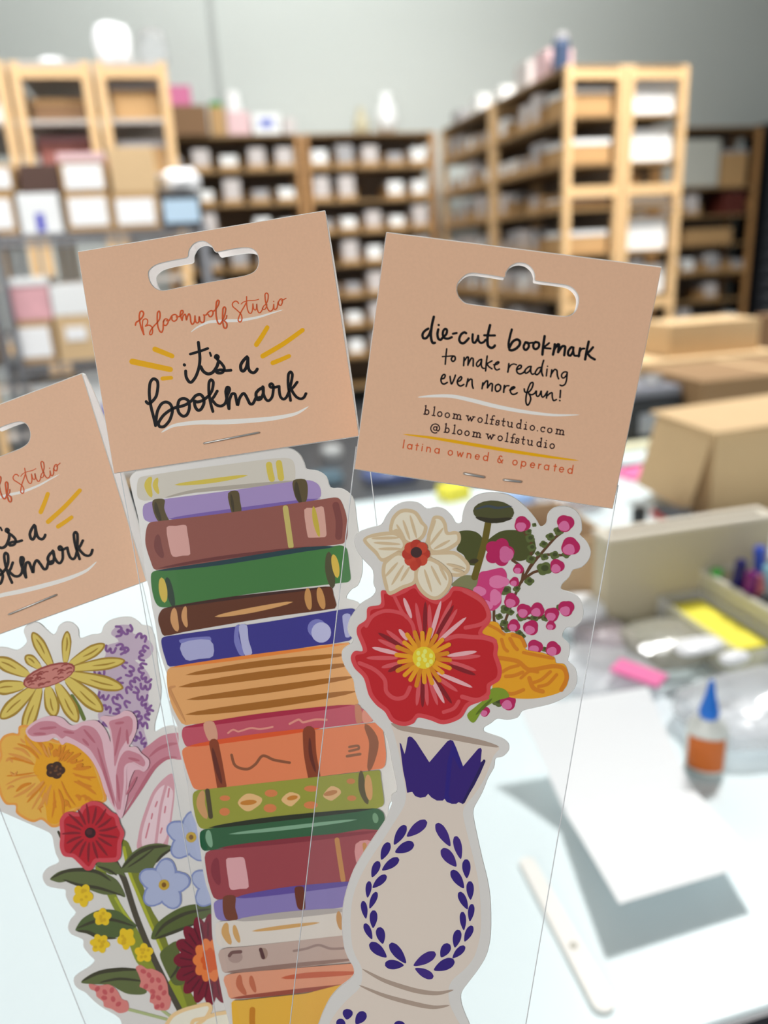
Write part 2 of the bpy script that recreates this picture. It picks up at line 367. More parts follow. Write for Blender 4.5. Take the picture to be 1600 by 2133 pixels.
rc(38, 402, 125, 472, 'white box with a blue print on the wire rack', m=WHITE, lab=BLUEP, labx=(0.38, 0.58), labz=(0.05, 0.5), z0=Z1, group=G1, name='white_box', tape=False)
rc(40, 342, 122, 401, 'dark floral box standing on the white box with blue print', m=FLOR, z0=TOP['white box with a blue print on the wire rack'], group=G1, tape=False)
rc(136, 399, 230, 470, 'white-labelled brown box on wire rack, right of blue-printed one', lab=LABEL, z0=Z1, group=G1)
rc(124, 318, 220, 396, 'white-labelled brown box with pale pink lid, upper on wire rack', lab=LABEL, lid=mat('pale_pink_card', (226, 190, 192), 0.6), labz=(0.06, 0.7), z0=TOP['white-labelled brown box on wire rack, right of blue-printed one'], group=G1)
rc(235, 402, 329, 470, 'white-labelled brown box on wire rack under plain kraft box', lab=LABEL, z0=Z1, group=G1)
rc(229, 306, 322, 398, 'plain kraft box on the wire rack, upper, no label', m=KRAFTL, z0=TOP['white-labelled brown box on wire rack under plain kraft box'], group=G1)
rc(334, 404, 421, 468, 'dark box with a pale blue label at right end of rack', m=BLACK, lab=SKY, z0=Z1, group=G1, tape=False)
G2 = 'boxes on the middle shelf of the wire rack'
rc(26, 668, 112, 742, 'white-labelled box under the pink floral box, middle rack shelf', lab=LABEL, z0=Z2, group=G2)
rc(8, 578, 102, 664, 'pink floral box with a white lid on middle rack shelf', m=PFLO, lid=WHITE, z0=TOP['white-labelled box under the pink floral box, middle rack shelf'], group=G2)
rc(118, 656, 215, 742, 'brown box with small white label on middle rack shelf', m=KRAFTL, lab=LABEL, labx=(0.2, 0.65), labz=(0.45, 0.75), z0=Z2, group=G2)
rc(106, 592, 200, 655, 'plain white box above the small-labelled brown box', m=WHITE, z0=TOP['brown box with small white label on middle rack shelf'], group=G2, name='white_box', tape=False)
rc(225, 640, 310, 742, 'white box on middle rack shelf hidden behind middle card', m=WHITE, z0=Z2, group=G2, name='white_box', tape=False)
rc(320, 640, 400, 742, 'brown box at the right end of middle rack shelf', z0=Z2, group=G2)
G3 = 'boxes on the low shelf of the wire rack'
carton(-0.60, 3.215, Z3, -0.42, 3.515, 0.86, 'tall brown box with white top on the low rack shelf', m=KRAFT, lid=WHITE, group=G3)
carton(-0.41, 3.215, Z3, -0.24, 3.515, 0.89, 'tall white box on low rack shelf beside the cards', m=WHITE, group=G3, name='white_box', lab=mat('lilac_print', (150, 140, 200), 0.5), labx=(0.0, 1.0), labz=(0.55, 0.68), tape=False)
carton(-0.22, 3.215, Z3, 0.06, 3.515, 0.78, 'white box at right end of the low rack shelf', m=WHITE, group=G3, name='white_box', tape=False)
carton(-1.0, 3.215, Z2, -0.72, 3.515, 1.2, 'white box on the left edge rack, middle shelf', m=WHITE, name='white_box', tape=False)

carton(-1.32, 3.215, Z1, -1.10, 3.515, 1.56, 'brown box near the far end of the left edge rack', group=G1)
carton(-1.02, 3.215, Z1, -0.84, 3.515, 1.53, 'white-labelled box on the left edge rack top, outside the frame', lab=LABEL, group=G1)

def bag(loc, sx, sy, sz, seed, label, m=None, name='plastic_bag', cat='bag', rz=0, tilt=0, part=True, sub=3, amp=0.22):
    """crumpled bag: a squashed, creased closed surface resting on its base"""
    bm = bmesh.new(); bmesh.ops.create_icosphere(bm, subdivisions=sub, radius=1)
    r = random.Random(seed); ph = [(Vector((r.uniform(-1, 1), r.uniform(-1, 1), r.uniform(-1, 1))).normalized() * r.uniform(2, 7), r.uniform(0, 6.3)) for _ in range(9)]
    for v in bm.verts:
        d = sum(abs(math.sin(v.co.dot(a) + b)) for a, b in ph) / 9 - 0.6
        c = v.co * (1 + amp * 2.2 * d)
        f = lambda q: math.copysign(abs(q) ** 0.7, q)
        v.co = Vector((f(c.x) * sx, f(c.y) * sy, max(0.0, (f(c.z) * 0.5 + 0.5)) * sz))
    me = bpy.data.meshes.new(name); bm.to_mesh(me); bm.free(); me.materials.append(m or CLEAR)
    o = bpy.data.objects.new(name, me); link(o); o.location = loc; o.rotation_euler = (0, tilt, rz)
    return tag(o, label, cat)
WBAG = mat('white_polybag', (246, 247, 250), 0.35)
bag((-0.17, 4.64, 2.2415), 0.09, 0.1, 0.20, 3, 'white crumpled plastic bag on top of the left row', WBAG)
bag((0.025, 4.68, 2.2415), 0.075, 0.09, 0.19, 5, 'clear crumpled plastic bag on top of left row, right one', film('thin_polybag', veil=0.1, rough=0.15, blend=0.25, bump=0.9, tint=(0.98, 0.98, 0.99), cap=0.5))
bag((-0.47, 4.6, 2.2415), 0.06, 0.05, 0.04, 6, 'small white packet on top of the middle left column', WBAG)
q = at_y(378, 400, 3.3); bag((q.x, 3.34, TOP['dark box with a pale blue label at right end of rack']), 0.075, 0.08, 0.10, 9, 'white crumpled bag lying on the pale blue labelled box', WBAG)
# ------------------------------------------------------------------ tables and what lies on them
def table(x0, y0, x1, y1, label):
    t = empty('work_table', ((x0 + x1) / 2, (y0 + y1) / 2, 0), label, 'table'); off = Vector(t.location)
    MB().box(x0, y0, 0.734, x1, y1, 0.76, TABLE).build('table_top', t, bevel=0.003, off=off)
    MB().box(x0 - 0.002, y0 - 0.003, 0.733, x1 + 0.002, y0, 0.757, DARK).build('edge_band', t, off=off)
    for x in (x0 + 0.05, x1 - 0.09):
        for y in (y0 + 0.05, y1 - 0.09): MB().box(x, y, 0, x + 0.04, y + 0.04, 0.734, DARK).build('leg', t, off=off)
table(-1.5, 0.322, 1.9, 1.562, 'white work table under the header cards and bags')
table(0.98, 1.60, 3.2, 2.7, 'second white table behind, carrying cartons and a black printer')
T0 = 0.7605
def open_box(x0, y0, x1, y1, h, label, m, rim=None, name='open_carton', cat='box', t_=0.005, flaps=(), z=T0, rimw=0.004):
    t = empty(name, ((x0 + x1) / 2, (y0 + y1) / 2, z), label, cat); off = Vector((t.location.x, t.location.y, 0))
    b = MB(); b.box(x0, y0, 0, x1, y1, t_, m)
    for q in ((x0, y0, x1, y0 + t_), (x0, y1 - t_, x1, y1), (x0, y0 + t_, x0 + t_, y1 - t_), (x1 - t_, y0 + t_, x1, y1 - t_)): b.box(q[0], q[1], t_, q[2], q[3], h, m)
    b.build('box_body', t, off=off)
    if rim:
        r = MB(); w_ = rimw
        for q in ((x0 - w_, y0 - w_, x1 + w_, y0 + t_ + w_), (x0 - w_, y1 - t_ - w_, x1 + w_, y1 + w_), (x0 - w_, y0 + t_ + w_, x0 + t_ + w_, y1 - t_ - w_), (x1 - t_ - w_, y0 + t_ + w_, x1 + w_, y1 - t_ - w_)):
            r.box(q[0], q[1], h, q[2], q[3], h + 0.006, rim)
        r.build('rim', t, bevel=0.002, off=off)
    for f in flaps: MB().quad_slab([Vector(p) for p in f], 0.004, m).build('flap', t, off=off)
    return t
H = 0.165
open_box(0.905, 1.175, 1.30, 1.36, H, 'large brown carton at right edge of the table, lid flaps askew', KRAFTL,
         flaps=([(0.895, 1.165, H + 0.004), (1.315, 1.165, H + 0.014), (1.315, 1.37, H + 0.02), (0.895, 1.37, H + 0.008)], [(0.903, 1.18, H), (0.903, 1.355, H), (0.862, 1.35, 0.03), (0.866, 1.185, 0.02)], [(1.10, 1.15, H + 0.016), (1.36, 1.13, H + 0.035), (1.36, 1.26, H + 0.045), (1.10, 1.26, H + 0.022)]), name='lidded_carton')
BEIGE = mat('beige_board', (206, 194, 166), 0.55)
open_box(0.497, 0.838, 0.748, 0.872, 0.134, 'slim beige upright file box with pale rim behind the marker tray', BEIGE, rim=mat('pale_rim', (228, 218, 200), 0.5), name='file_box', cat='file box', t_=0.006)
open_box(0.425, 0.905, 0.545, 1.08, 0.114, 'narrow brown carton beside the beige file box, partly behind bouquet bookmark', mat('tan_cardboard', (196, 166, 128), 0.8))
CREAM = film('cream_acrylic', veil=0.72, rough=0.2, blend=0.2, white=(0.80, 0.76, 0.58))
open_box(0.640, 0.655, 0.775, 0.842, 0.068, 'cream translucent tray full of markers at right edge', CREAM, rim=mat('milky_rim', (222, 218, 205), 0.3), name='marker_tray', cat='tray', t_=0.003, rimw=0.002)
MKC = [((60, 170, 60), 'green'), ((60, 90, 200), 'blue'), ((120, 20, 110), 'purple'), ((215, 120, 125), 'coral pink'), ((25, 28, 34), 'black'), ((150, 200, 215), 'pale blue'), ((30, 25, 100), 'navy'), ((40, 44, 46), 'charcoal')]
mp = [(1494, 1186, .842, 0, .02), (1583, 1138, .872, .012, 0), (1568, 1190, .862, 0, .01), (1580, 1196, .850, -.03, -.03), (1592, 1236, .840, 0, -.01), (1600, 1176, .868, .02, -.02), (1546, 1166, .868, -.005, .01), (1560, 1215, .835, 0, 0)]
for (c, nm), (px, py, z, dx, dy) in zip(MKC, mp):
    b = at_z(px, py, z); a = Vector((min(0.764, max(0.654, b.x + dx)), min(0.828, max(0.669, b.y + dy)), T0 + 0.012)); d = (b - a)
    t = empty('marker_pen', a, '%s marker standing in the cream tray' % nm, 'marker', 'markers in the cream tray')
    mm = mat('marker_' + nm.replace(' ', '_'), c, 0.25)
    MB().tube([Vector((0, 0, 0)), d * 0.5], 0.0065, mat('marker_barrel', (225, 225, 228), 0.3), 12).build('barrel', t)
    MB().tube([d * 0.46, d * 0.48, d * 0.97, d], [0.0065, 0.0082, 0.0076, 0.004], mm, 12).build('cap', t, smooth=False)
YEL = mat('yellow_paper', (250, 236, 60), 0.6)
ACR = film('clear_acrylic', veil=0.3, rough=0.1, blend=0.2, white=(0.92, 0.93, 0.95), tint=(1, 1, 1), cap=0.5)
open_box(0.570, 0.665, 0.634, 0.83, 0.043, 'clear bin holding a yellow pad in front of the marker tray', ACR, rim=ACR, name='clear_bin', cat='bin', t_=0.002, rimw=0.001)
t = empty('sticky_pad', (0.602, 0.752, T0 + 0.0025), 'bright yellow pad of paper inside the clear bin', 'notepad')
for i in range(6): MB().box(-0.026, -0.065, i * 0.0062, 0.026, 0.065, i * 0.0062 + 0.0058, YEL).build('sheet_stack', t)
# bags of goods
bag((0.53, 0.755, T0), 0.05, 0.045, 0.045, 11, 'clear plastic bag with cream contents beside the clear bin', film('cream_bag', veil=0.35, rough=0.2, blend=0.35, bump=0.9, white=(0.9, 0.86, 0.7)))
bag((0.55, 0.602, T0), 0.09, 0.058, 0.042, 12, 'large crumpled clear bag behind the glue bottle', CLEAR, amp=0.3)
bag((0.475, 0.80, T0), 0.036, 0.04, 0.035, 13, 'small clear bag with pale pink items left of the clear bin', film('pink_bag', veil=0.3, rough=0.2, blend=0.35, bump=0.9, white=(0.95, 0.78, 0.85)))
bag((0.435, 0.735, T0), 0.06, 0.06, 0.028, 14, 'flat crumpled clear bag behind the folded white card', CLEAR, amp=0.3)
bag((0.695, 0.56, T0), 0.045, 0.06, 0.05, 15, 'clear crumpled bag at right edge beside the glue bottle', CLEAR, amp=0.3)
p = at_z(1330, 1405, T0 + 0.036)
t = tag(MB().box(-0.028, -0.015, 0, 0.028, 0.015, 0.004, mat('hot_pink_paper', (240, 110, 170), 0.6)).build('pink_card', bevel=0.0005), 'hot pink paper card lying on the clear bags', 'card'); t.location = (p.x, p.y, T0 + 0.036); t.rotation_euler = (0.0, 0.06, -0.95)
p = at_z(1195, 1300, T0)
tag(bag((p.x + 0.0, p.y - 0.02, T0), 0.035, 0.03, 0.05, 16, 'white crumpled packet in front of the brown carton by the bouquet bookmark', WBAG), cat='packet')
p = at_z(1560, 1350, T0 + 0.04)
for i, (px, py, s) in enumerate(((1455, 1345, 0.030), (1530, 1370, 0.018))):
    p = at_z(px, py, T0 + 0.046); o = bag((p.x, p.y, T0 + 0.040), s, s * 0.5, 0.012, 30 + i, ('shiny white twist of film on top of the large clear bag', 'small shiny wad of film right of the white twist')[i], WBAG, name='film_scrap', cat='wrapping')
# glue bottle
b0 = at_z(1466, 1603, T0)
t = empty('glue_bottle', (b0.x, b0.y, T0), 'small glue bottle with blue nozzle cap and orange label', 'glue'); t.rotation_euler = (0, 0, -0.62)
MB().lathe([(0.0160, 0), (0.0190, 0.003), (0.0200, 0.02), (0.0196, 0.045), (0.0180, 0.053), (0.011, 0.060), (0.0095, 0.064)], mat('milky_plastic', (226, 228, 222), 0.35), 28, sy=0.75).build('bottle_body', t, smooth=True)
vs = []; fs = []
for i in range(13):
    a = -math.pi * 0.5 + (i - 6) / 6 * 0.95
    for z in (0.008, 0.044): vs.append((0.0206 * math.cos(a), 0.0206 * 0.75 * math.sin(a), z))
for i in range(12): fs.append((2 * i, 2 * i + 2, 2 * i + 3, 2 * i + 1))
MB().add(vs, fs, mat('orange_label', (205, 104, 30), 0.5)).build('paper_label', t)
MB().lathe([(0.0092, 0.062), (0.0095, 0.068), (0.0080, 0.074), (0.0050, 0.086), (0.0030, 0.098), (0.0016, 0.101)], mat('blue_cap', (0, 112, 215), 0.35), 24).build('nozzle_cap', t, smooth=True)
# folded white card, springy on its crease
A1, A2 = at_z(1178, 1692, 0.774), at_z(1443, 1643, 0.774)
B1, B2 = at_z(1290, 1882, 0.792), at_z(1582, 1795, 0.792)
C1, C2 = at_z(1082, 1474, 0.825), at_z(1349, 1431, 0.825)
t = empty('folded_card', (A1 + A2) / 2 , 'folded white greeting card lying open beside the glue bottle, casting shadow', 'card'); off = Vector(t.location)
PAPER = mat('white_paper', (246, 248, 250), 0.55)
def sheet(a, b, c, d, bow, name):
    vs = []; n = 8
    for i in range(n + 1):
        s = i / n
        for j in range(2):
            p0 = a.lerp(d, s) if j == 0 else b.lerp(c, s); vs.append(p0 + Vector((0, 0, bow * math.sin(math.pi * s))))
    k = len(vs); vs += [v - Vector((0, 0, 0.0006)) for v in vs]; fs = []
    for i in range(n): fs += [(2*i, 2*i+1, 2*i+3, 2*i+2), (k+2*i, k+2*i+2, k+2*i+3, k+2*i+1)]
    for i in range(n): fs += [(2*i, 2*i+2, k+2*i+2, k+2*i), (2*i+1, k+2*i+1, k+2*i+3, 2*i+3)]
    fs += [(0, k, k + 1, 1), (2*n, 2*n+1, k+2*n+1, k+2*n)]
    MB().add(vs, fs, PAPER).build(name, t, smooth=False, off=off)
sheet(A1, A2, B2, B1, 0.001, 'front_leaf'); sheet(A1, A2, C2, C1, -0.002, 'back_leaf')
# bone folder
a = at_z(1098, 1800, T0); b = at_z(1268, 2112, T0); d = (b - a); L = d.length
t = empty('bone_folder', (a + b) / 2, 'white bone folder with a small hole near bottom of the table', 'paper tool'); t.rotation_euler = (0, 0, math.atan2(d.y, d.x)); t.location.z = T0
vs = []; wv = 0.0085; outl = []
for i in range(13): th = -math.pi / 2 + math.pi * i / 12; outl.append((L/2 - wv + wv * math.cos(th), wv * math.sin(th)))
for i in range(13): th = math.pi / 2 + math.pi * i / 12; outl.append((-L/2 + wv * 0.6 * math.cos(th), wv * 0.8 * math.sin(th)))
k = len(outl); m = MB(); m.add([(x, y, 0.0) for x, y in outl] + [(x, y, 0.0032) for x, y in outl], [tuple(range(k - 1, -1, -1)), tuple(range(k, 2 * k))] + [(i, (i + 1) % k, k + (i + 1) % k, k + i) for i in range(k)], mat('ivory_plastic', (250, 246, 240), 0.3))
m.build('blade', t, bevel=0.0008)
m = MB(); m.lathe([(0.0030, 0.0033), (0.0030, 0.0036), (0.0019, 0.0036)], mat('hole_shade', (190, 186, 172), 0.7), 20, c=(L * 0.12, 0, 0)); m.build('hanging_hole', t)
# far part of the table
def flat_box(px, py, w_, d_, h_, label, m, name, cat, rz=0.0):
    p = at_z(px, py, T0); o = MB().box(-w_/2, -d_/2, 0, w_/2, d_/2, h_, m).build(name, bevel=min(0.002, h_ * 0.3)); o.location = (p.x, p.y, T0); o.rotation_euler = (0, 0, rz); return tag(o, label, cat)
flat_box(1330, 988, 0.10, 0.075, 0.008, 'bright pink sticky note pad near the far edge of the table', mat('neon_pink', (250, 120, 175), 0.6), 'sticky_pad', 'notepad', 0.2)
flat_box(945, 1037, 0.055, 0.05, 0.03, 'yellow block of sticky notes at far edge behind bouquet bookmark', YEL, 'sticky_pad', 'notepad', 0.3)
flat_box(1080, 1046, 0.06, 0.05, 0.02, 'light blue notepad under the hem of the right header card', mat('soft_blue', (150, 180, 225), 0.6), 'sticky_pad', 'notepad', 0.1)
flat_box(1345, 930, 0.42, 0.05, 0.012, 'pale yellow ruler strip across the far table edge', mat('pale_yellow_strip', (226, 222, 190), 0.5), 'ruler', 'ruler', 0.06)
p = at_z(1330, 1100, T0); o = MB().lathe([(0.012, 0), (0.013, 0.002), (0.013, 0.036), (0.011, 0.04)], BLACK, 20).build('bottle_cap'); o.location = (p.x, p.y, T0); tag(o, 'small black cap standing behind the beige file box', 'cap')
p = at_z(1440, 1058, T0)
t = empty('stapler', (0.835, 1.19, T0), 'dark stapler with red base beside the open brown carton', 'stapler'); t.rotation_euler = (0, 0, 1.45)
MB().box(-0.055, -0.014, 0, 0.055, 0.014, 0.012, mat('red_plastic', (200, 50, 40), 0.4)).build('base', t, bevel=0.002)
MB().add([(-0.055, -0.012, 0.014), (0.05, -0.012, 0.014), (0.05, 0.012, 0.014), (-0.055, 0.012, 0.014), (-0.055, -0.01, 0.045), (0.05, -0.01, 0.022), (0.05, 0.01, 0.022), (-0.055, 0.01, 0.045)],
         [(3, 2, 1, 0), (4, 5, 6, 7), (0, 1, 5, 4), (1, 2, 6, 5), (2, 3, 7, 6), (3, 0, 4, 7)], DARK).build('arm', t, bevel=0.002)
p = at_z(1468, 1085, T0); bag((p.x - 0.01, p.y - 0.065, T0), 0.035, 0.03, 0.03, 21, 'white crumpled tissue between stapler and file box', WBAG, name='tissue', cat='tissue')
p = at_z(1205, 1085, T0); bag((p.x + 0.02, p.y + 0.075, T0), 0.07, 0.05, 0.045, 22, 'pale pink crumpled bag seen through the sleeve above brown carton', film('pink_bag', veil=0.3, rough=0.2, blend=0.35, bump=0.9, white=(0.95, 0.78, 0.85)))
# on the floor beyond the table
q = at_z(692, 958, 0.0); bag((q.x, q.y, 0.001), 0.07, 0.07, 0.10, 51, 'grey white crumpled bag on the floor beyond the table, seen through middle sleeve', mat('dull_polybag', (160, 162, 162), 0.4))
q = at_z(812, 1005, 0.0); bag((q.x, q.y, 0.001), 0.17, 0.10, 0.10, 52, 'blue crumpled bag on the floor beyond the table, seen through right sleeve', mat('blue_polybag', (58, 74, 120), 0.4))
q = at_z(680, 1010, 0.0); bag((q.x, q.y, 0.001), 0.10, 0.10, 0.08, 53, 'dark teal bundle on the floor beside the table edge', mat('teal_cloth', (60, 84, 96), 0.7), name='cloth_bundle', cat='cloth')
# second table
t = empty('label_printer', (1.17, 1.86, T0), 'black label printer with grey top on the second table', 'printer')
MB().box(-0.085, -0.09, 0, 0.085, 0.09, 0.115, BLACK).build('printer_body', t, bevel=0.006)
MB().box(-0.08, -0.085, 0.1155, 0.08, 0.085, 0.14, mat('grey_lid', (128, 130, 140), 0.4)).build('lid', t, bevel=0.005)
MB().box(-0.045, -0.0935, 0.02, 0.045, -0.0905, 0.075, mat('paper_slot', (150, 155, 165), 0.4)).build('paper_slot', t)
o = MB().lathe([(0.022, 0), (0.028, 0.0), (0.028, 0.018), (0.022, 0.018), (0.021, 0.009)], film('tape_clear', veil=0.5, rough=0.05, blend=0.4), 28).build('tape_roll', smooth=False); o.location = (1.20, 1.84, T0 + 0.1405); tag(o, 'clear tape roll lying on the black printer', 'tape')
carton(1.27, 1.72, T0, 1.80, 2.02, 0.915, 'long dark brown carton on second table behind the open carton', m=mat('mid_brown_cardboard', (150, 118, 82), 0.8))  # one even brown, deeper than the kraft cartons
carton(1.38, 2.18, T0, 1.90, 2.45, 0.90, 'tan carton on second table under the smaller tan carton', m=KRAFTL)
carton(1.52, 2.24, 0.9015, 1.86, 2.42, 1.005, 'small tan carton on top of the other tan carton', m=KRAFTL)
carton(2.05, 2.1, T0, 2.6, 2.5, 0.99, 'dark carton at the far right of second table', m=mat('dark_cardboard', (128, 96, 66), 0.8))
# ------------------------------------------------------------------ the three bookmark packages, each lying in its own plane
STEP = 0.00001
GAIN = 1.25
def ink(rgb):
    m = mat('ink_%d_%d_%d' % rgb, rgb, 0.5, gain=GAIN, spec=0.15); return m
PEACH = mat('peach_card', (228, 184, 152), 0.5, noise=0.05, nscale=1400, gain=1.12, spec=0.25)
def thin_paper(name, front, back, tr):
    """one leaf of card: printed on one side, white on the other, letting some light through"""
    m = bpy.data.materials.new(name); m.use_nodes = True; nt = m.node_tree; nt.nodes.remove(nt.nodes['Principled BSDF'])
    g = nt.nodes.new('ShaderNodeNewGeometry'); mx = nt.nodes.new('ShaderNodeMix'); mx.data_type = 'RGBA'
    mx.inputs[6].default_value = tuple(lin(c) for c in front) + (1,); mx.inputs[7].default_value = tuple(lin(c) for c in back) + (1,)
    nt.links.new(g.outputs['Backfacing'], mx.inputs[0])
    d = nt.nodes.new('ShaderNodeBsdfDiffuse'); t = nt.nodes.new('ShaderNodeBsdfTranslucent'); t.inputs[0].default_value = tuple(lin(c) for c in front) + (1,)
    nt.links.new(mx.outputs[2], d.inputs[0]); s = nt.nodes.new('ShaderNodeMixShader'); s.inputs[0].default_value = tr
    nt.links.new(d.outputs[0], s.inputs[1]); nt.links.new(t.outputs[0], s.inputs[2]); nt.links.new(s.outputs[0], nt.nodes['Material Output'].inputs[0])
    return m
INNER = thin_paper('card_inside', (248, 240, 238), (228, 184, 152), 0.5); EDGE = thin_paper('cut_paper_edge', (254, 253, 251), (254, 253, 251), 0.5)
STICK = mat('sticker_border', (226, 222, 218), 0.32, gain=1.1); CREAMV = ink((212, 196, 182))
SILVER = mat('staple_steel', (196, 194, 190), 0.42, metal=0.75)
SLEEVE = film('clear_sleeve', veil=0.02, rough=0.05, blend=0.05, bump=0.12, tint=(0.985, 0.99, 0.99), cap=0.5)
SEAM = film('sleeve_fold', veil=0.8, rough=0.1, blend=0.4, white=(0.95, 0.97, 1.0))

def P(s): a = [float(x) for x in s.replace(',', ' ').split()]; return list(zip(a[::2], a[1::2]))
FR = {'D': (250, 920, 2.909), 'E': (350, 1450, 3.122), 'F': (0, 1280, 4.0), 'G': (60, 1650, 3.8095), 'H': (700, 1020, 2.857), 'I': (660, 1480, 3.2),
      'A': (150, 440, 2.6667), 'B': (730, 470, 2.388), 'C': (0, 760, 3.809), 'Q': (0, 0, 1.0), '1': (280, 600, 10), '2': (440, 600, 10), '3': (300, 700, 6.154), '4': (460, 730, 8),
      '5': (870, 650, 8.421), '6': (1050, 670, 8), '7': (900, 715, 10.667), '8': (1040, 740, 10), 'S': (820, 900, 8), 'T': (1010, 930, 8)}
def PX(fr, s):
    x0, y0, k = FR[fr]; pts = P(s) if isinstance(s, str) else s
    return [(x0 + x / k, y0 + y / k) for x, y in pts]
def crom(p, closed, n=5):
    out = []; N = len(p)
    if N < 3 and not closed:
        return [(p[0][0] + (p[1][0] - p[0][0]) * i / 6, p[0][1] + (p[1][1] - p[0][1]) * i / 6) for i in range(7)]
    def tan(i, seg):
        if closed: a, b, c = p[i - 1], p[i % N], p[(i + 1) % N]
        else: a, b, c = p[max(i - 1, 0)], p[i], p[min(i + 1, N - 1)]
        tx, ty = (c[0] - a[0]) / 2, (c[1] - a[1]) / 2; l = math.hypot(tx, ty) or 1
        lim = min([d for d in (math.dist(a, b), math.dist(b, c)) if d > 1e-9] or [1]) * (1.0 if seg > 0 else 1.0)
        k = min(1, lim / l); k2 = max(k, min(1.0, seg * 0.5 / l) * k)
        return tx * k2, ty * k2
    for i in (range(N) if closed else range(N - 1)):
        b, c = p[i], p[(i + 1) % N]; sg = math.dist(b, c); m0, m1 = tan(i, sg), tan((i + 1) % N if closed else i + 1, sg)
        for k in range(n):
            t = k / n; t2 = t * t; t3 = t2 * t
            out.append(tuple((2 * t3 - 3 * t2 + 1) * b[j] + (t3 - 2 * t2 + t) * m0[j] + (3 * t2 - 2 * t3) * c[j] + (t3 - t2) * m1[j] for j in (0, 1)))
    if not closed: out.append(p[-1])
    return out
def inside(pt, poly):
    x, y = pt; r = False; j = len(poly) - 1
    for i in range(len(poly)):
        xi, yi = poly[i]; xj, yj = poly[j]
        if (yi > y) != (yj > y) and x < (xj - xi) * (y - yi) / (yj - yi) + xi: r = not r
        j = i
    return r
def grow(poly, d):
    n = len(poly); A = sum(poly[i][0] * poly[(i + 1) % n][1] - poly[(i + 1) % n][0] * poly[i][1] for i in range(n)); s = 1 if A > 0 else -1; out = []
    for i in range(n):
        ax, ay = poly[i - 1]; bx, by = poly[i]; cx, cy = poly[(i + 1) % n]
        tx, ty = cx - ax, cy - ay; l = math.hypot(tx, ty) or 1
        out.append((bx + s * d * ty / l, by - s * d * tx / l))
    return out

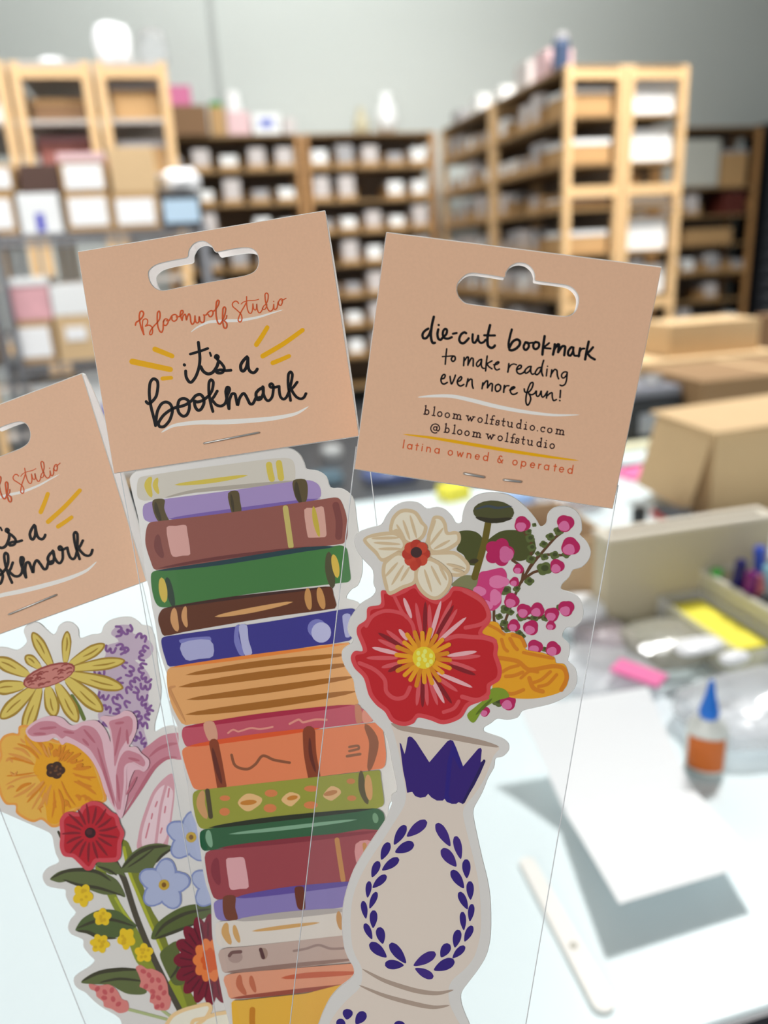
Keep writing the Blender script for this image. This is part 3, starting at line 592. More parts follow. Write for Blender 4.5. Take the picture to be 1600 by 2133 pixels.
class Pack:
    """one package: plane from 1/depth linear in the picture, s = s0 + bx*x + by*y pixels per 65 mm"""
    def __init__(s, s0, bx, by, cx, cy, label):
        s.k = (s0, bx, by); s.org = s.raw(cx, cy)
        a, b, c = s.raw(400, 800), s.raw(900, 800), s.raw(400, 1500)
        s.n = (b - a).cross(c - a).normalized()
        if s.n.dot(CAM - a) < 0: s.n = -s.n
        s.t = empty('packaged_bookmark', s.org, label, 'bookmark', 'bookmarks fanned out in clear sleeves')
        s.done = []; s.fat = 1.0
    def raw(s, x, y): return CAM + ray(x, y) * (0.065 / (s.k[0] + s.k[1] * x + s.k[2] * y))
    def p(s, x, y, h=0.0): return s.raw(x, y) + s.n * h - s.org
    def layer(s, pts):
        xs = [q[0] for q in pts]; ys = [q[1] for q in pts]; b = (min(xs), min(ys), max(xs), max(ys)); L = 0
        for c, l in s.done:
            if c[0] < b[2] and c[2] > b[0] and c[1] < b[3] and c[3] > b[1] and l > L: L = l
        s.done.append((b, L + 1)); return L + 1
    # --- flat print
    def poly(s, m, fr, pts, rgb, smooth=True, n=5):
        q = PX(fr, pts); q = crom(q, True, n) if smooth else q
        s.fill(m, q, rgb if not isinstance(rgb, tuple) else ink(rgb))
    def fill(s, m, q, material):
        h = s.base + STEP * s.layer(q)
        tri = tessellate_polygon([[Vector((x, y, 0)) for x, y in q]])
        m.add([s.p(x, y, h) for x, y in q], [t if s.ccw(q, t) else t[::-1] for t in tri], material)
    def ccw(s, q, t):
        a, b, c = (q[i] for i in t[:3]); return (b[0]-a[0])*(c[1]-a[1])-(b[1]-a[1])*(c[0]-a[0]) < 0
    def line(s, m, fr, pts, w, rgb, taper=(1, 1), mid=None, n=5):
        """stroke; w in units of the frame; taper = width at start and end; mid = lens shape"""
        k = FR[fr][2]; q = crom(PX(fr, pts), False, n); w = w / k / 2 * s.fat; N = len(q); l = []; r_ = []
        for i, (x, y) in enumerate(q):
            ax, ay = q[max(i - 1, 0)]; cx, cy = q[min(i + 1, N - 1)]; tx, ty = cx - ax, cy - ay; ll = math.hypot(tx, ty) or 1
            t = i / (N - 1)
            ww = w * (math.sin(math.pi * min(1, max(0, t))) ** 0.6 * 0.97 + 0.03 if mid else taper[0] + (taper[1] - taper[0]) * t)
            l.append((x + ty / ll * ww, y - tx / ll * ww)); r_.append((x - ty / ll * ww, y + tx / ll * ww))
        h = s.base + STEP * s.layer(l + r_); mt = ink(rgb) if isinstance(rgb, tuple) else rgb
        vs = [s.p(x, y, h) for x, y in l] + [s.p(x, y, h) for x, y in r_]
        m.add(vs, [(i, N + i, N + i + 1, i + 1) for i in range(N - 1)], mt)
        if not mid:
            for i0, i1, ww in ((0, 1, w * taper[0]), (N - 1, N - 2, w * taper[1])):
                if ww < 0.2: continue
                x, y = q[i0]; a0 = math.atan2(y - q[i1][1], x - q[i1][0])
                m.add([s.p(x + ww * math.cos(a0 + math.pi * (a / 5 - 0.5)), y + ww * math.sin(a0 + math.pi * (a / 5 - 0.5)), h) for a in range(6)], [tuple(range(5, -1, -1))], mt)
    def ell(s, m, fr, x, y, rx, ry, rgb, rot=0.0, n=18, lob=0, amp=0.0, ph=0.0):
        pts = []
        if lob: n = lob * 8
        for i in range(n):
            a = 2 * math.pi * i / n; k = 1 + (amp * (abs(math.cos(lob * a / 2 + ph)) - 0.6) if lob else 0)
            u, v = rx * k * math.cos(a), ry * k * math.sin(a)
            pts.append((x + u * math.cos(rot) - v * math.sin(rot), y + u * math.sin(rot) + v * math.cos(rot)))
        s.fill(m, PX(fr, pts), ink(rgb) if isinstance(rgb, tuple) else rgb)
    # --- solid sheets
    def slab(s, m, outer, hole, h, th, face, back, rim, bend=None, grid=0, rimout=1.4, backrim=None):
        """sheet with thickness: outline and hole in pixels; bend(x, y) -> extra offset behind the plane"""
        bend = bend or (lambda x, y: 0.0); pts = list(outer); ed = [(i, (i + 1) % len(outer)) for i in range(len(outer))]
        if hole: k = len(pts); pts += hole; ed += [(k + i, k + (i + 1) % len(hole)) for i in range(len(hole))]
        if grid:
            xs = [q[0] for q in outer]; ys = [q[1] for q in outer]; y = min(ys) + grid
            hg = grow(hole, 3) if hole else None; og = grow(outer, -3)
            while y < max(ys):
                x = min(xs) + grid
                while x < max(xs):
                    if inside((x, y), og) and not (hg and inside((x, y), hg)): pts.append((x, y))
                    x += grid
                y += grid
        r = delaunay_2d_cdt([Vector(q) for q in pts], ed, [], 0, 1e-4)
        vv = [tuple(q) for q in r[0]]; tris = []
        for f in r[2]:
            c = (sum(vv[i][0] for i in f) / len(f), sum(vv[i][1] for i in f) / len(f))
            if inside(c, outer) and not (hole and inside(c, hole)):
                tris.append(tuple(f) if s.ccw(vv, f) else tuple(f)[::-1])
        m.add([s.p(x, y, h - bend(x, y)) for x, y in vv], tris, face)
        if back: m.add([s.p(x, y, h - th - bend(x, y)) for x, y in vv], [t[::-1] for t in tris], back)
        for ring, sg in ((outer, 1), (hole, -1)):
            if not ring: continue
            o2 = grow(ring, rimout * sg); n = len(ring)
            m.add([s.p(x, y, h - bend(x, y)) for x, y in ring] + [s.p(x, y, h - th - bend(x, y)) for x, y in o2],
                  [(i, (i + 1) % n, n + (i + 1) % n, n + i) for i in range(n)], rim)
    def header(s, q, hole, gap, back_same=False):
        """folded header card: q = corners TL TR BR BL in pixels"""
        def dens(a, b, n): return [(a[0] + (b[0] - a[0]) * i / n, a[1] + (b[1] - a[1]) * i / n) for i in range(n)]
        outer = dens(q[0], q[1], 16) + dens(q[1], q[2], 16) + dens(q[2], q[3], 16) + dens(q[3], q[0], 16)
        ux, uy = ((q[3][0] + q[2][0] - q[0][0] - q[1][0]) / 2, (q[3][1] + q[2][1] - q[0][1] - q[1][1]) / 2); L2 = ux * ux + uy * uy
        tx, ty = (q[0][0] + q[1][0]) / 2, (q[0][1] + q[1][1]) / 2
        def bend(x, y):
            v = min(1, max(0, ((x - tx) * ux + (y - ty) * uy) / L2)); return gap * math.sqrt(max(0, math.sin(math.pi * v)))
        m = MB(); s.slab(m, outer, hole, 0.0014, 0.0003, PEACH, WHITE, EDGE, rimout=1.7)
        s.slab(m, outer, hole, -0.0012, 0.0002, INNER, None, EDGE, bend=bend, grid=24, rimout=0.6)
        n = 16; top = outer[:17]; m2 = MB()
        vs = []; prof = [(0.0014, 0), (0.0012, 2.0), (0.0, 3.2), (-0.0012, 2.0), (-0.0015, 0)]
        d = (-ux / math.sqrt(L2), -uy / math.sqrt(L2))
        for h_, o_ in prof: vs += [s.p(x + d[0] * o_, y + d[1] * o_, h_) for x, y in top]
        m.add(vs, [(j * 17 + i, (j + 1) * 17 + i, (j + 1) * 17 + i + 1, j * 17 + i + 1) for j in range(4) for i in range(16)], EDGE)
        s.card = m.build('header_card', s.t); s.base = 0.0014; s.done = []
    def sleeve(s, tl, tr, br, bl, nx=10, ny=44):
        m = MB()
        def grid(h, wav, flip):
            vs = []; fs = []
            for j in range(ny + 1):
                v = j / ny
                for i in range(nx + 1):
                    u = i / nx; x = (tl[0] + (tr[0] - tl[0]) * u) * (1 - v) + (bl[0] + (br[0] - bl[0]) * u) * v; y = (tl[1] + (tr[1] - tl[1]) * u) * (1 - v) + (bl[1] + (br[1] - bl[1]) * u) * v
                    e = min(1, 6 * min(u, 1 - u)); vs.append(s.p(x, y, (h + wav * math.sin(9 * u + 5 * v + h * 9000) * math.sin(3 * u + 11 * v)) * e))
            for j in range(ny):
                for i in range(nx): f = (j*(nx+1)+i, (j+1)*(nx+1)+i, (j+1)*(nx+1)+i+1, j*(nx+1)+i+1); fs.append(f[::-1] if flip else f)
            m.add(vs, fs, SLEEVE)
        grid(0.0009, 0.00012, False); grid(-0.0009, 0.00012, True)
        o = m.build('clear_sleeve', s.t, smooth=True)
        for a, b in ((tl, bl), (tr, br)):
            pts = [s.p(a[0] + (b[0] - a[0]) * i / 30, a[1] + (b[1] - a[1]) * i / 30, 0) for i in range(31)]
            MB().tube(pts, 0.00014, SEAM, 6).build('sleeve_edge', s.t, smooth=True)
    def sticker(s, outer, h=0.0):
        m = MB(); s.slab(m, outer, None, h, 0.0003, STICK, STICK, EDGE, rimout=1.4)
        s.card = m.build('die_cut_bookmark', s.t); s.base = h; s.done = []
    def art(s, name, m, label=None):
        o = m.build(name, s.card)
        if label: o['label'] = label
        return o
    def staple(s, a, b, h=0.0019, r=0.00027, name='staple'):
        a_, b_ = s.p(*a, h), s.p(*b, h); d = (b_ - a_).normalized() * 0.0004
        MB().tube([a_ - s.n * 0.0012, a_ + d * 0.2 - s.n * 0.0003, a_ + d, b_ - d, b_ - d * 0.2 - s.n * 0.0003, b_ - s.n * 0.0012], r, SILVER, 8).build(name, s.t, smooth=True)
# ---------------- front-design header print (middle card), as strokes
FRONT = []   # (kind, frame, points, width, colour, taper)
ORG = (200, 84, 40); INK = (14, 14, 18); GOLD = (222, 164, 16); PALE = (226, 222, 216)
def st(fr, pts, w, c, tp=(1, 1), mid=None): FRONT.append((fr, P(pts), w, c, tp, mid))
# pale swooshes and gold rays first
SW = [('1', '1205,938 1330,840 1500,755 1600,722 1750,712 1990,700 2250,690 2600,625 2850,550 3120,470', 62), ('3', '240,1240 400,1150 700,1110 1000,1105 1300,1090 1650,1060 1950,1000 2120,905', 62)]
for fr, p_, w_ in SW: st(fr, p_, w_, PALE, mid=1)
for fr, p_, w_ in (('A', '470,770 520,790 565,808', 30), ('A', '345,838 450,860 555,882', 34), ('A', '512,932 560,928', 24), ('A', '1030,745 1060,700 1090,650', 28), ('A', '1065,808 1180,740 1285,665', 28), ('A', '1120,846 1170,826 1210,808', 26)):
    st(fr, p_, w_, GOLD, (0.9, 0.8))
# Bloomwolf Studio
for p_, w_ in (('60,790 75,735 140,690 200,630 230,555 205,505 160,515 140,600 150,720 185,860 235,985', 30), ('235,985 205,800 215,690 270,660 312,690 305,760 265,812', 22), ('265,812 340,790 400,830 415,900 400,975 360,985 360,930 400,860 450,800 500,750', 24),
               ('500,750 560,660 570,560 550,500 515,540 510,680 525,820 560,910 600,940 630,880 635,780 640,720', 26), ('640,720 670,665 720,670 738,720 700,790 650,790 635,730 650,690', 24), ('700,700 760,690 810,600 870,570 920,600 915,670 860,710 815,680 815,620', 24),
               ('905,620 960,615 1000,590 1045,530 1035,490 1000,500 985,580 1005,640 1025,690', 26), ('1025,690 1040,610 1080,565 1100,600 1115,685 1135,610 1170,555 1195,620 1205,720 1235,775 1280,720 1290,600', 24), ('1290,600 1300,700 1330,745 1370,720 1380,610 1395,700 1440,740 1480,710 1485,600 1470,580', 24),
               ('1470,580 1520,580 1570,520 1640,490 1665,540 1640,600 1600,620 1565,570', 22)):
    st('1', p_, w_, ORG)
for p_, w_ in (('60,510 110,480 175,370 190,300 165,275 135,320 125,450 130,600 160,730 205,770 260,700', 24), ('260,700 310,560 325,450 300,415 270,450 262,600 265,720 285,830 320,860 350,820 345,750 300,710', 24), ('290,700 335,650 348,590', 18),
               ('595,340 560,300 510,300 465,350 480,410 560,480 640,560 665,640 655,700 620,725 585,690 605,610 650,510 720,390 750,330', 22), ('645,355 700,310 800,285 920,280 1010,255', 16), ('760,200 760,330 775,450 805,530 850,545 880,480 890,350', 20),
               ('890,350 905,450 940,480 965,440 970,350 980,460 1010,530 1045,530 1080,480', 20), ('1080,480 1110,400 1160,360 1180,370 1150,450 1110,470 1085,440', 18), ('1160,360 1200,260 1205,160 1170,125 1140,160 1150,300 1185,430 1230,500 1280,490 1310,440 1320,360', 20),
               ('1320,360 1325,450 1350,470 1390,430 1410,330 1450,260 1490,250 1500,310 1470,380 1430,370 1410,320', 20), ('1480,290 1530,260 1575,235', 16), ('1318,298 1320,302', 18)):
    st('2', p_, w_, ORG)
# it's a bookmark
for p_, w_ in (('535,375 540,380', 34), ('553,455 560,530 595,590 630,595 680,530 720,420 735,300 725,180 715,90', 34), ('612,240 730,205 835,168', 30), ('745,400 780,460 840,492 900,470 950,400 970,340', 36), ('862,222 876,262', 24),
               ('955,300 930,280 945,255 970,275 960,310 1010,360 1045,420 1020,475 960,480 945,455 1000,440 1060,450 1130,445', 32), ('1335,275 1290,320 1255,380 1260,440 1290,455 1325,410 1345,320 1345,290', 36), ('1345,290 1350,400 1370,455 1415,478 1450,455 1465,430', 34),
               ('50,845 80,870 130,840 180,770 200,650 190,580 140,555 100,610 90,740 110,900 150,1060 170,1150', 34), ('170,1150 190,980 240,880 300,850 360,880 385,960 350,1080 280,1160 220,1160 210,1110 270,1020 360,950 450,910', 34),
               ('450,910 470,830 530,805 590,840 600,930 570,1010 520,1030 470,990 450,930', 34), ('450,915 540,890 620,840 680,770 740,755 780,800 785,870 750,940 710,955 675,910 665,840 700,850 770,830 850,770', 34), ('850,770 890,700 905,600 875,565 850,610 850,740 875,880 900,970', 32),
               ('955,710 915,780 890,815 910,850 950,890 1010,900 1060,860 1085,760', 32), ('1085,760 1110,700 1105,670 1080,665 1065,720 1080,820 1105,935', 34), ('1105,935 1110,830 1140,750 1180,750 1200,830 1215,890 1240,800 1290,740 1330,790 1370,870 1410,870 1450,790', 32),
               ('1500,790 1460,800 1450,740 1490,690 1540,665', 34), ('1450,800 1470,820 1510,810 1540,740 1540,665', 32)):
    st('3', p_, w_, INK)
for p_, w_ in (('715,610 725,720 760,810 810,845 870,780 890,660 890,600 860,560 830,580 845,620 900,625 960,610 985,605', 38), ('985,605 990,700 1010,780 1060,820 1110,780 1150,690', 38), ('1150,690 1190,520 1205,410 1175,365 1140,410 1135,560 1155,720 1175,840', 38),
               ('1285,535 1230,610 1195,650 1210,700 1270,780 1340,812 1395,790 1430,725', 38)):
    st('4', p_, w_, INK)

# middle card and left card share the design: affine map between the two cards
M_ = [(597.5, 623.5), (639.4, 820), (645, 845), (516.9, 743.1), (472, 686), (446.2, 858.4), (427.5, 923.7), (541.9, 901.2), (678, 443), (748, 908)]
L_ = [(130.5, 963.5), (209.1, 1141.9), (219.2, 1162.7), (75.5, 1091.6), (19, 1045), (28.7, 1212.3), (18.4, 1275.9), (131.3, 1242.5), (174, 781), (289, 1209)]
def affine(a, b):
    """least squares  b = A a  (3 parameters a row)"""
    out = []
    for j in (0, 1):
        N = [[0.0] * 4 for _ in range(3)]
        for (x, y), q in zip(a, b):
            r = (x, y, 1.0)
            for i in range(3):
                for k in range(3): N[i][k] += r[i] * r[k]
                N[i][3] += r[i] * q[j]
        for i in range(3):
            pv = N[i][i]; N[i] = [v / pv for v in N[i]]
            for k in range(3):
                if k != i: f = N[k][i]; N[k] = [N[k][c] - f * N[i][c] for c in range(4)]
        out.append([N[i][3] for i in range(3)])
    return out
AF = affine(M_, L_)
def m2l(q): return (AF[0][0] * q[0] + AF[0][1] * q[1] + AF[0][2], AF[1][0] * q[0] + AF[1][1] * q[1] + AF[1][2])
SC = math.sqrt(abs(AF[0][0] * AF[1][1] - AF[0][1] * AF[1][0]))
MC = [(167, 528), (678, 443), (748, 908), (242, 985)]
MH = PX('A', '432,345 455,315 490,297 560,280 640,265 652,255 656,225 680,190 715,173 750,175 785,200 800,225 812,232 900,215 960,208 1005,213 1035,238 1046,285 1035,325 1010,350 960,368 800,397 640,425 540,445 500,447 465,430 440,395')
def front_card(k, fn, sc, corners, gap):
    k.header([fn(c) for c in corners], crom([fn(c) for c in MH], True, 3), gap)
    sets = {}
    for fr, pts, w, c, tp, mid in FRONT:
        x0, y0, kk = FR[fr]; key = {ORG: 'printed_signature', INK: 'printed_lettering', GOLD: 'printed_ray', PALE: 'printed_swoosh'}[c]
        if key in ('printed_ray', 'printed_swoosh'): m = MB()
        else: m = sets.setdefault(key, MB())
        q = [fn((x0 + x / kk, y0 + y / kk)) for x, y in pts]
        k.line(m, 'Q', q, w / kk * sc * {INK: 1.16, ORG: 1.15, PALE: 1.0, GOLD: 1.08}[c], c, tp, mid)
        if key in ('printed_ray', 'printed_swoosh'): k.art(key, m)
    k.art('printed_signature', sets['printed_signature'], 'orange handwritten signature line'); k.art('printed_lettering', sets['printed_lettering'], 'black brush lettering')
    k.staple(fn((427.5, 923.7)), fn((541.9, 901.2)))

KM_ = Pack(515.0, 0.01, -0.025, 455, 715, 'middle packaged bookmark of a tall stack of books, peach header card')
front_card(KM_, lambda q: q, 1.0, MC, 0.0062)
KL = Pack(502.0, 0.01, -0.025, 60, 1050, 'leftmost packaged bookmark, cut by the photo edge, wildflower bouquet below peach header card')
front_card(KL, m2l, SC, MC, 0.0055)
KR = Pack(556.0, 0.015, -0.030, 1050, 770, 'rightmost packaged bookmark, back of peach header card above a bouquet in a white vase')

# ---------------- right card (reverse design)
RH = PX('B', '525,325 532,290 555,262 580,245 612,240 690,250 762,262 768,240 790,208 820,192 850,190 880,200 905,225 915,255 917,278 1000,290 1070,300 1105,318 1128,350 1131,385 1120,425 1095,450 1060,458 980,450 850,432 700,412 600,399 565,390 538,362')
KR.header([(806, 488), (1374, 560), (1273, 1058), (740, 976)], crom(RH, True, 3), 0.0006)
m = MB()
def rs(fr, pts, w): KR.line(m, fr, pts if not isinstance(pts, str) else P(pts), w * 1.08, INK)
for p_, w_ in (('185,305 120,350 85,410 100,470 150,470 200,410 230,330', 42), ('282,100 250,240 230,400 240,500 265,555 300,553', 44), ('365,240 370,243', 38), ('360,320 345,400 360,480 400,500 430,470', 42), ('430,470 500,400 510,330 480,310 445,350 440,420 470,470 530,480 595,455', 40), ('615,395 680,382', 38),
               ('845,385 810,370 755,410 725,490 750,550 800,560 850,520 890,475', 42), ('960,405 955,480 965,540 1000,550 1045,480 1055,430', 40), ('1055,430 1060,510 1100,555 1150,540 1185,500', 38), ('1262,245 1230,380 1215,500 1225,600 1275,640 1320,630 1345,600', 44), ('1160,422 1250,425 1345,425', 38)):
    rs('5', p_, w_)
for p_, w_ in (('118,145 85,270 65,380 70,450', 38), ('80,440 130,350 200,310 250,340 245,400 190,460 120,490 80,480', 42), ('345,355 315,420 325,470 360,480 400,430 390,370 350,355', 38), ('370,375 480,362', 30), ('510,350 475,390 480,450 520,470 565,430 565,370 510,350', 38), ('662,255 640,400 625,560', 42), ('735,370 660,430 640,445 700,455 760,460', 32),
               ('830,390 820,470 800,560', 42), ('820,470 880,390 900,400 885,520', 42), ('890,510 950,425 1000,430 985,570', 40), ('1140,445 1100,440 1055,500 1050,560 1090,575 1130,510 1135,460', 38), ('1135,500 1150,570 1190,580 1235,575', 34), ('1248,455 1235,530 1225,590', 38), ('1235,530 1270,470 1320,460', 32), ('1390,345 1360,480 1330,640', 40), ('1460,440 1400,510 1370,535 1420,600 1490,640', 38)):
    rs('6', p_, w_)
for p_, w_ in (('322,140 305,300 290,480', 34), ('225,312 330,305 460,295', 30), ('470,300 425,350 435,400 470,415 510,370 500,310 460,300', 36), ('705,330 700,430 695,510', 36), ('700,420 770,320 800,330 790,500', 36), ('790,490 860,350 905,360 905,520', 36), ('1090,370 1040,390 985,450 980,500 1010,530 1060,480 1095,380', 34), ('1095,380 1085,500 1110,560 1150,570', 34), ('1215,300 1195,460 1180,625', 36), ('1320,405 1240,450 1210,470 1250,530 1320,580', 34),
               ('1360,490 1430,480 1475,440 1450,425 1400,460 1375,540 1420,605 1485,585', 34), ('195,800 260,790 290,730 265,705 220,740 195,830 220,900 270,915 335,880', 36), ('395,750 410,860 430,915 480,820 515,720', 36), ('560,860 620,840 655,780 630,755 590,790 555,860 575,930 630,960 700,925', 36), ('790,800 770,900 750,970', 36), ('770,880 840,810 880,820 885,940 905,1010', 36),
               ('1120,890 1100,1020', 36), ('1110,960 1180,860 1225,850 1220,1000', 36), ('1225,990 1290,905 1330,920 1320,1070', 36), ('1460,920 1400,960 1400,1050 1440,1080 1500,1040 1510,960 1460,920', 36)):
    rs('7', p_, w_)
for p_, w_ in (('187,190 178,290 165,360', 36), ('178,290 230,215 290,195 345,210', 30), ('350,310 430,280 445,230 400,225 350,290 360,370 420,400 490,370 520,330', 34), ('650,245 600,250 530,310 520,370 550,385 610,340 645,270', 32), ('640,270 640,360 670,405 720,390', 32), ('850,265 790,280 740,350 735,400 770,415 820,370 855,290', 32), ('905,120 870,250 865,370 890,440', 34), ('985,240 988,243', 30), ('978,300 962,440', 32),
               ('1075,315 1065,390 1050,460', 34), ('1065,400 1130,310 1180,330 1190,430 1215,500', 34), ('1385,360 1330,360 1280,410 1285,470 1330,480 1380,420 1395,370', 32), ('1395,370 1380,520 1350,610 1290,645 1245,630', 32), ('95,640 85,720 80,780', 36), ('85,720 130,650 190,645', 30), ('205,735 270,710 310,680 280,665 230,700 220,770 260,820 320,815 360,790', 34),
               ('505,710 520,770 590,780 660,700 690,610 675,575 630,600 580,720 545,860 540,980 570,1045 610,1010 640,920 625,850 600,810', 34), ('600,810 660,830 720,800 755,750 755,840 790,865 830,820 855,750 860,840 885,880 930,850 985,760', 32), ('985,760 970,840 965,900', 32), ('970,860 1040,800 1080,790 1085,880 1110,950 1170,930', 32), ('1255,740 1245,890', 34), ('1238,948 1242,952', 34)):
    rs('8', p_, w_)
KR.art('printed_lettering', m, 'black handwritten lettering')
# monoline glyphs: x-height 1, y up
def arc(cx, cy, rx, ry, a0, a1, n=10): return [(cx + rx * math.cos(math.radians(a0 + (a1 - a0) * i / n)), cy + ry * math.sin(math.radians(a0 + (a1 - a0) * i / n))) for i in range(n + 1)]
O_ = [arc(0, .5, .46, .5, 0, 360, 16)]
GL = {'o': O_, 'l': [[(-.12, 1.78), (.05, 1.9), (.05, 0)], [(-.25, 0), (.35, 0)]], 'b': [[(-.55, 1.78), (-.38, 1.9), (-.38, 0)], arc(0, .5, .42, .5, 180, -180, 16), [(-.6, 0), (-.38, 0)]],
      'd': [[(.2, 1.78), (.38, 1.9), (.38, 0), (.58, 0)], arc(0, .5, .42, .5, 0, 360, 16)], 'm': [[(-.9, 1), (-.68, 1), (-.68, 0)], [(-.9, 0), (-.46, 0)], arc(-.34, .62, .34, .36, 180, 0) + [(0, 0)], [(-.2, 0), (.2, 0)], arc(.34, .62, .34, .36, 180, 0) + [(.68, 0)], [(.48, 0), (.92, 0)]],
      'w': [[(-.95, 1), (-.45, 1)], [(-.7, 1), (-.3, 0), (0, .8), (.3, 0), (.7, 1)], [(.45, 1), (.95, 1)]], 'f': [arc(.28, 1.5, .3, .36, 60, 180) + [(-.02, 0)], [(-.3, 0), (.3, 0)], [(-.35, 1), (.35, 1)]],
      's': [[(.32, .95), (.3, .7)], arc(0, .75, .3, .25, 20, 260, 8) + arc(0, .25, .34, .26, 80, -160, 8), [(-.34, .05), (-.32, .32)]], 't': [[(-.02, 1.6), (-.02, .2)] + arc(.2, .22, .22, .22, 180, 300, 6), [(-.35, 1), (.35, 1)]],
      'u': [[(-.62, 1), (-.4, 1), (-.4, .4)] + arc(0, .4, .4, .4, 180, 360, 8) + [(.4, 1), (.4, 0), (.62, 0)], [(.2, 1), (.4, 1)]], 'i': [[(-.25, 1), (0, 1), (0, 0)], [(-.28, 0), (.28, 0)], [(0, 1.48), (.02, 1.5)]], '.': [[(0, 0.03), (.03, .05)]],
      'c': [arc(.02, .5, .46, .5, 50, 310, 12), [(.34, 1), (.34, .72)]], '@': [arc(0, .5, .36, .38, 20, 380, 14), [(.36, .95), (.36, .2)] + arc(.62, .3, .27, .25, 180, 300, 5) + arc(0, .5, .95, .98, 0, 300, 18)]}
GS = {'l': [[(0, 1.75), (0, 0)]], 'a': [arc(-.02, .5, .46, .5, 0, 360, 16), [(.46, 1), (.46, 0)]], 't': [[(0, 1.4), (0, 0)], [(-.28, 1), (.3, 1)]], 'i': [[(0, 1), (0, 0)], [(0, 1.42), (.01, 1.44)]], 'n': [[(-.4, 1), (-.4, 0)], [(-.4, .5)] + arc(0, .55, .4, .42, 170, 0) + [(.4, 0)]],
      'o': O_, 'w': [[(-.62, 1), (-.32, 0), (0, .85), (.32, 0), (.62, 1)]], 'e': [[(-.42, .52), (.42, .52)] + arc(0, .5, .44, .5, 5, 320, 14)], 'd': [arc(0, .5, .46, .5, 0, 360, 16), [(.46, 1.8), (.46, 0)]], 'p': [arc(0, .5, .46, .5, 0, 360, 16), [(-.46, 1), (-.46, -.5)]],
      'r': [[(-.2, 1), (-.2, 0)], [(-.2, .5), (-.05, .85), (.25, .98)]], '&': [[(.5, .0), (.1, .5), (-.28, 1.0), (-.3, 1.3), (0, 1.45), (.25, 1.3)], [(-.28, 1.0), (-.5, .6), (-.45, .15), (-.1, -.02), (.3, .15), (.52, .7)]]}
def typed(m, G, text, xs, bx, by, sl, xh, w, col, sharp=True):
    c, s_ = math.cos(math.atan(sl)), math.sin(math.atan(sl))
    for ch, x in zip(text, xs):
        ox, oy = x, by + (x - bx) * sl
        for path in G[ch]:
            q = [(ox + xh * (u * c + v * s_ * 1.0), oy + xh * (u * s_ - v * c)) for u, v in path]
            if len(path) > 6: KR.line(m, 'Q', q, w, col, n=2)
            else:
                for a, b in zip(q, q[1:]): KR.line(m, 'Q', [a, b], w, col)
m = MB(); TC = (40, 18, 24)
typed(m, GL, 'bloomwolfstudio.com', [888.5, 902.4, 915.2, 930.8, 951.2, 978.2, 998.5, 1011.4, 1022.7, 1034.6, 1046.3, 1060.2, 1078.2, 1092.7, 1106.6, 1117.6, 1128.5, 1142.7, 1164], 887, 863.6, 0.1486, 9.6, 2.5, TC)
typed(m, GL, '@bloomwolfstudio', [905.7, 930.4, 944.3, 956.3, 971.5, 991.8, 1019.3, 1040, 1053.3, 1065.2, 1075.4, 1087.2, 1101.7, 1120.3, 1134.2, 1147.6], 927.5, 900.8, 0.151, 9.6, 2.5, TC)
KR.art('printed_web_address', m, 'dark typewriter lettering')
m = MB()
typed(m, GS, 'latina', [840, 853, 867.5, 878.5, 892, 909.5], 838.8, 933, 0.1518, 9.6, 2.3, ORG)
typed(m, GS, 'owned', [937, 957, 975.6, 992.8, 1009.8], 838.8, 933, 0.1518, 9.6, 2.3, ORG)
typed(m, GS, '&', [1040], 838.8, 933, 0.1518, 9.8, 2.3, ORG)
typed(m, GS, 'operated', [1070.6, 1088.6, 1107, 1121.5, 1136, 1153, 1167, 1184.6], 838.8, 933, 0.1518, 9.8, 2.3, ORG)
KR.art('printed_tagline', m, 'thin orange lettering')
m = MB(); KR.line(m, 'B', P('335,855 400,850 500,850 600,870 720,900 850,925 1000,943 1135,942'), 20, PALE, mid=1); KR.art('printed_swoosh', m)
m = MB(); KR.line(m, 'B', P('262,1038 400,1055 600,1088 800,1122 1000,1152 1130,1168'), 17, GOLD, mid=1); KR.art('printed_stripe', m, 'gold brush stripe')
KR.staple(PX('S', '1165,685')[0], PX('S', '1500,748')[0], r=0.00033); KR.staple(PX('T', '300,550')[0], PX('T', '590,583')[0], r=0.00033)

# ---------------- sleeves
KM_.sleeve((241, 930), (756, 852), (930, 2300), (492, 2360))
KL.sleeve((-150, 1310), (284, 1160), (530, 2250), (268, 2360))
KR.sleeve((742, 930), (1288, 1010), (1060, 2340), (585, 2300))
# ---------------- middle bookmark: stack of books
KM_.sticker(crom(PX('D', '60,230 85,190 130,168 500,110 850,58 960,40 1040,45 1090,80 1115,130 1130,168 1200,180 1250,215 1275,280 1340,285 1395,320 1422,375 1437,500 1452,600 1466,700 1465,800 1440,870 1400,895 1370,950 1440,975 1475,1040 1460,1150 1430,1220 1470,1400 1500,1540') +
    PX('E', '1330,40 1380,100 1440,190 1475,400 1490,560 1480,640 1440,700 1430,760 1440,860 1440,1200 1440,1700 1440,2600 480,2600 400,2133 365,2000 345,1900 325,1790 305,1660 290,1560 285,1440 280,1320 250,1230 225,1110 215,1020 200,930 185,830 150,740 135,640 130,560 100,440 75,340 70,250 60,190 30,120 10,40') +
    PX('D', '330,1480 290,1420 250,1300 230,1200 215,1100 195,1000 180,900 155,800 140,680 125,560 110,450 80,330'), True, 3))
BK = 'printed_book'
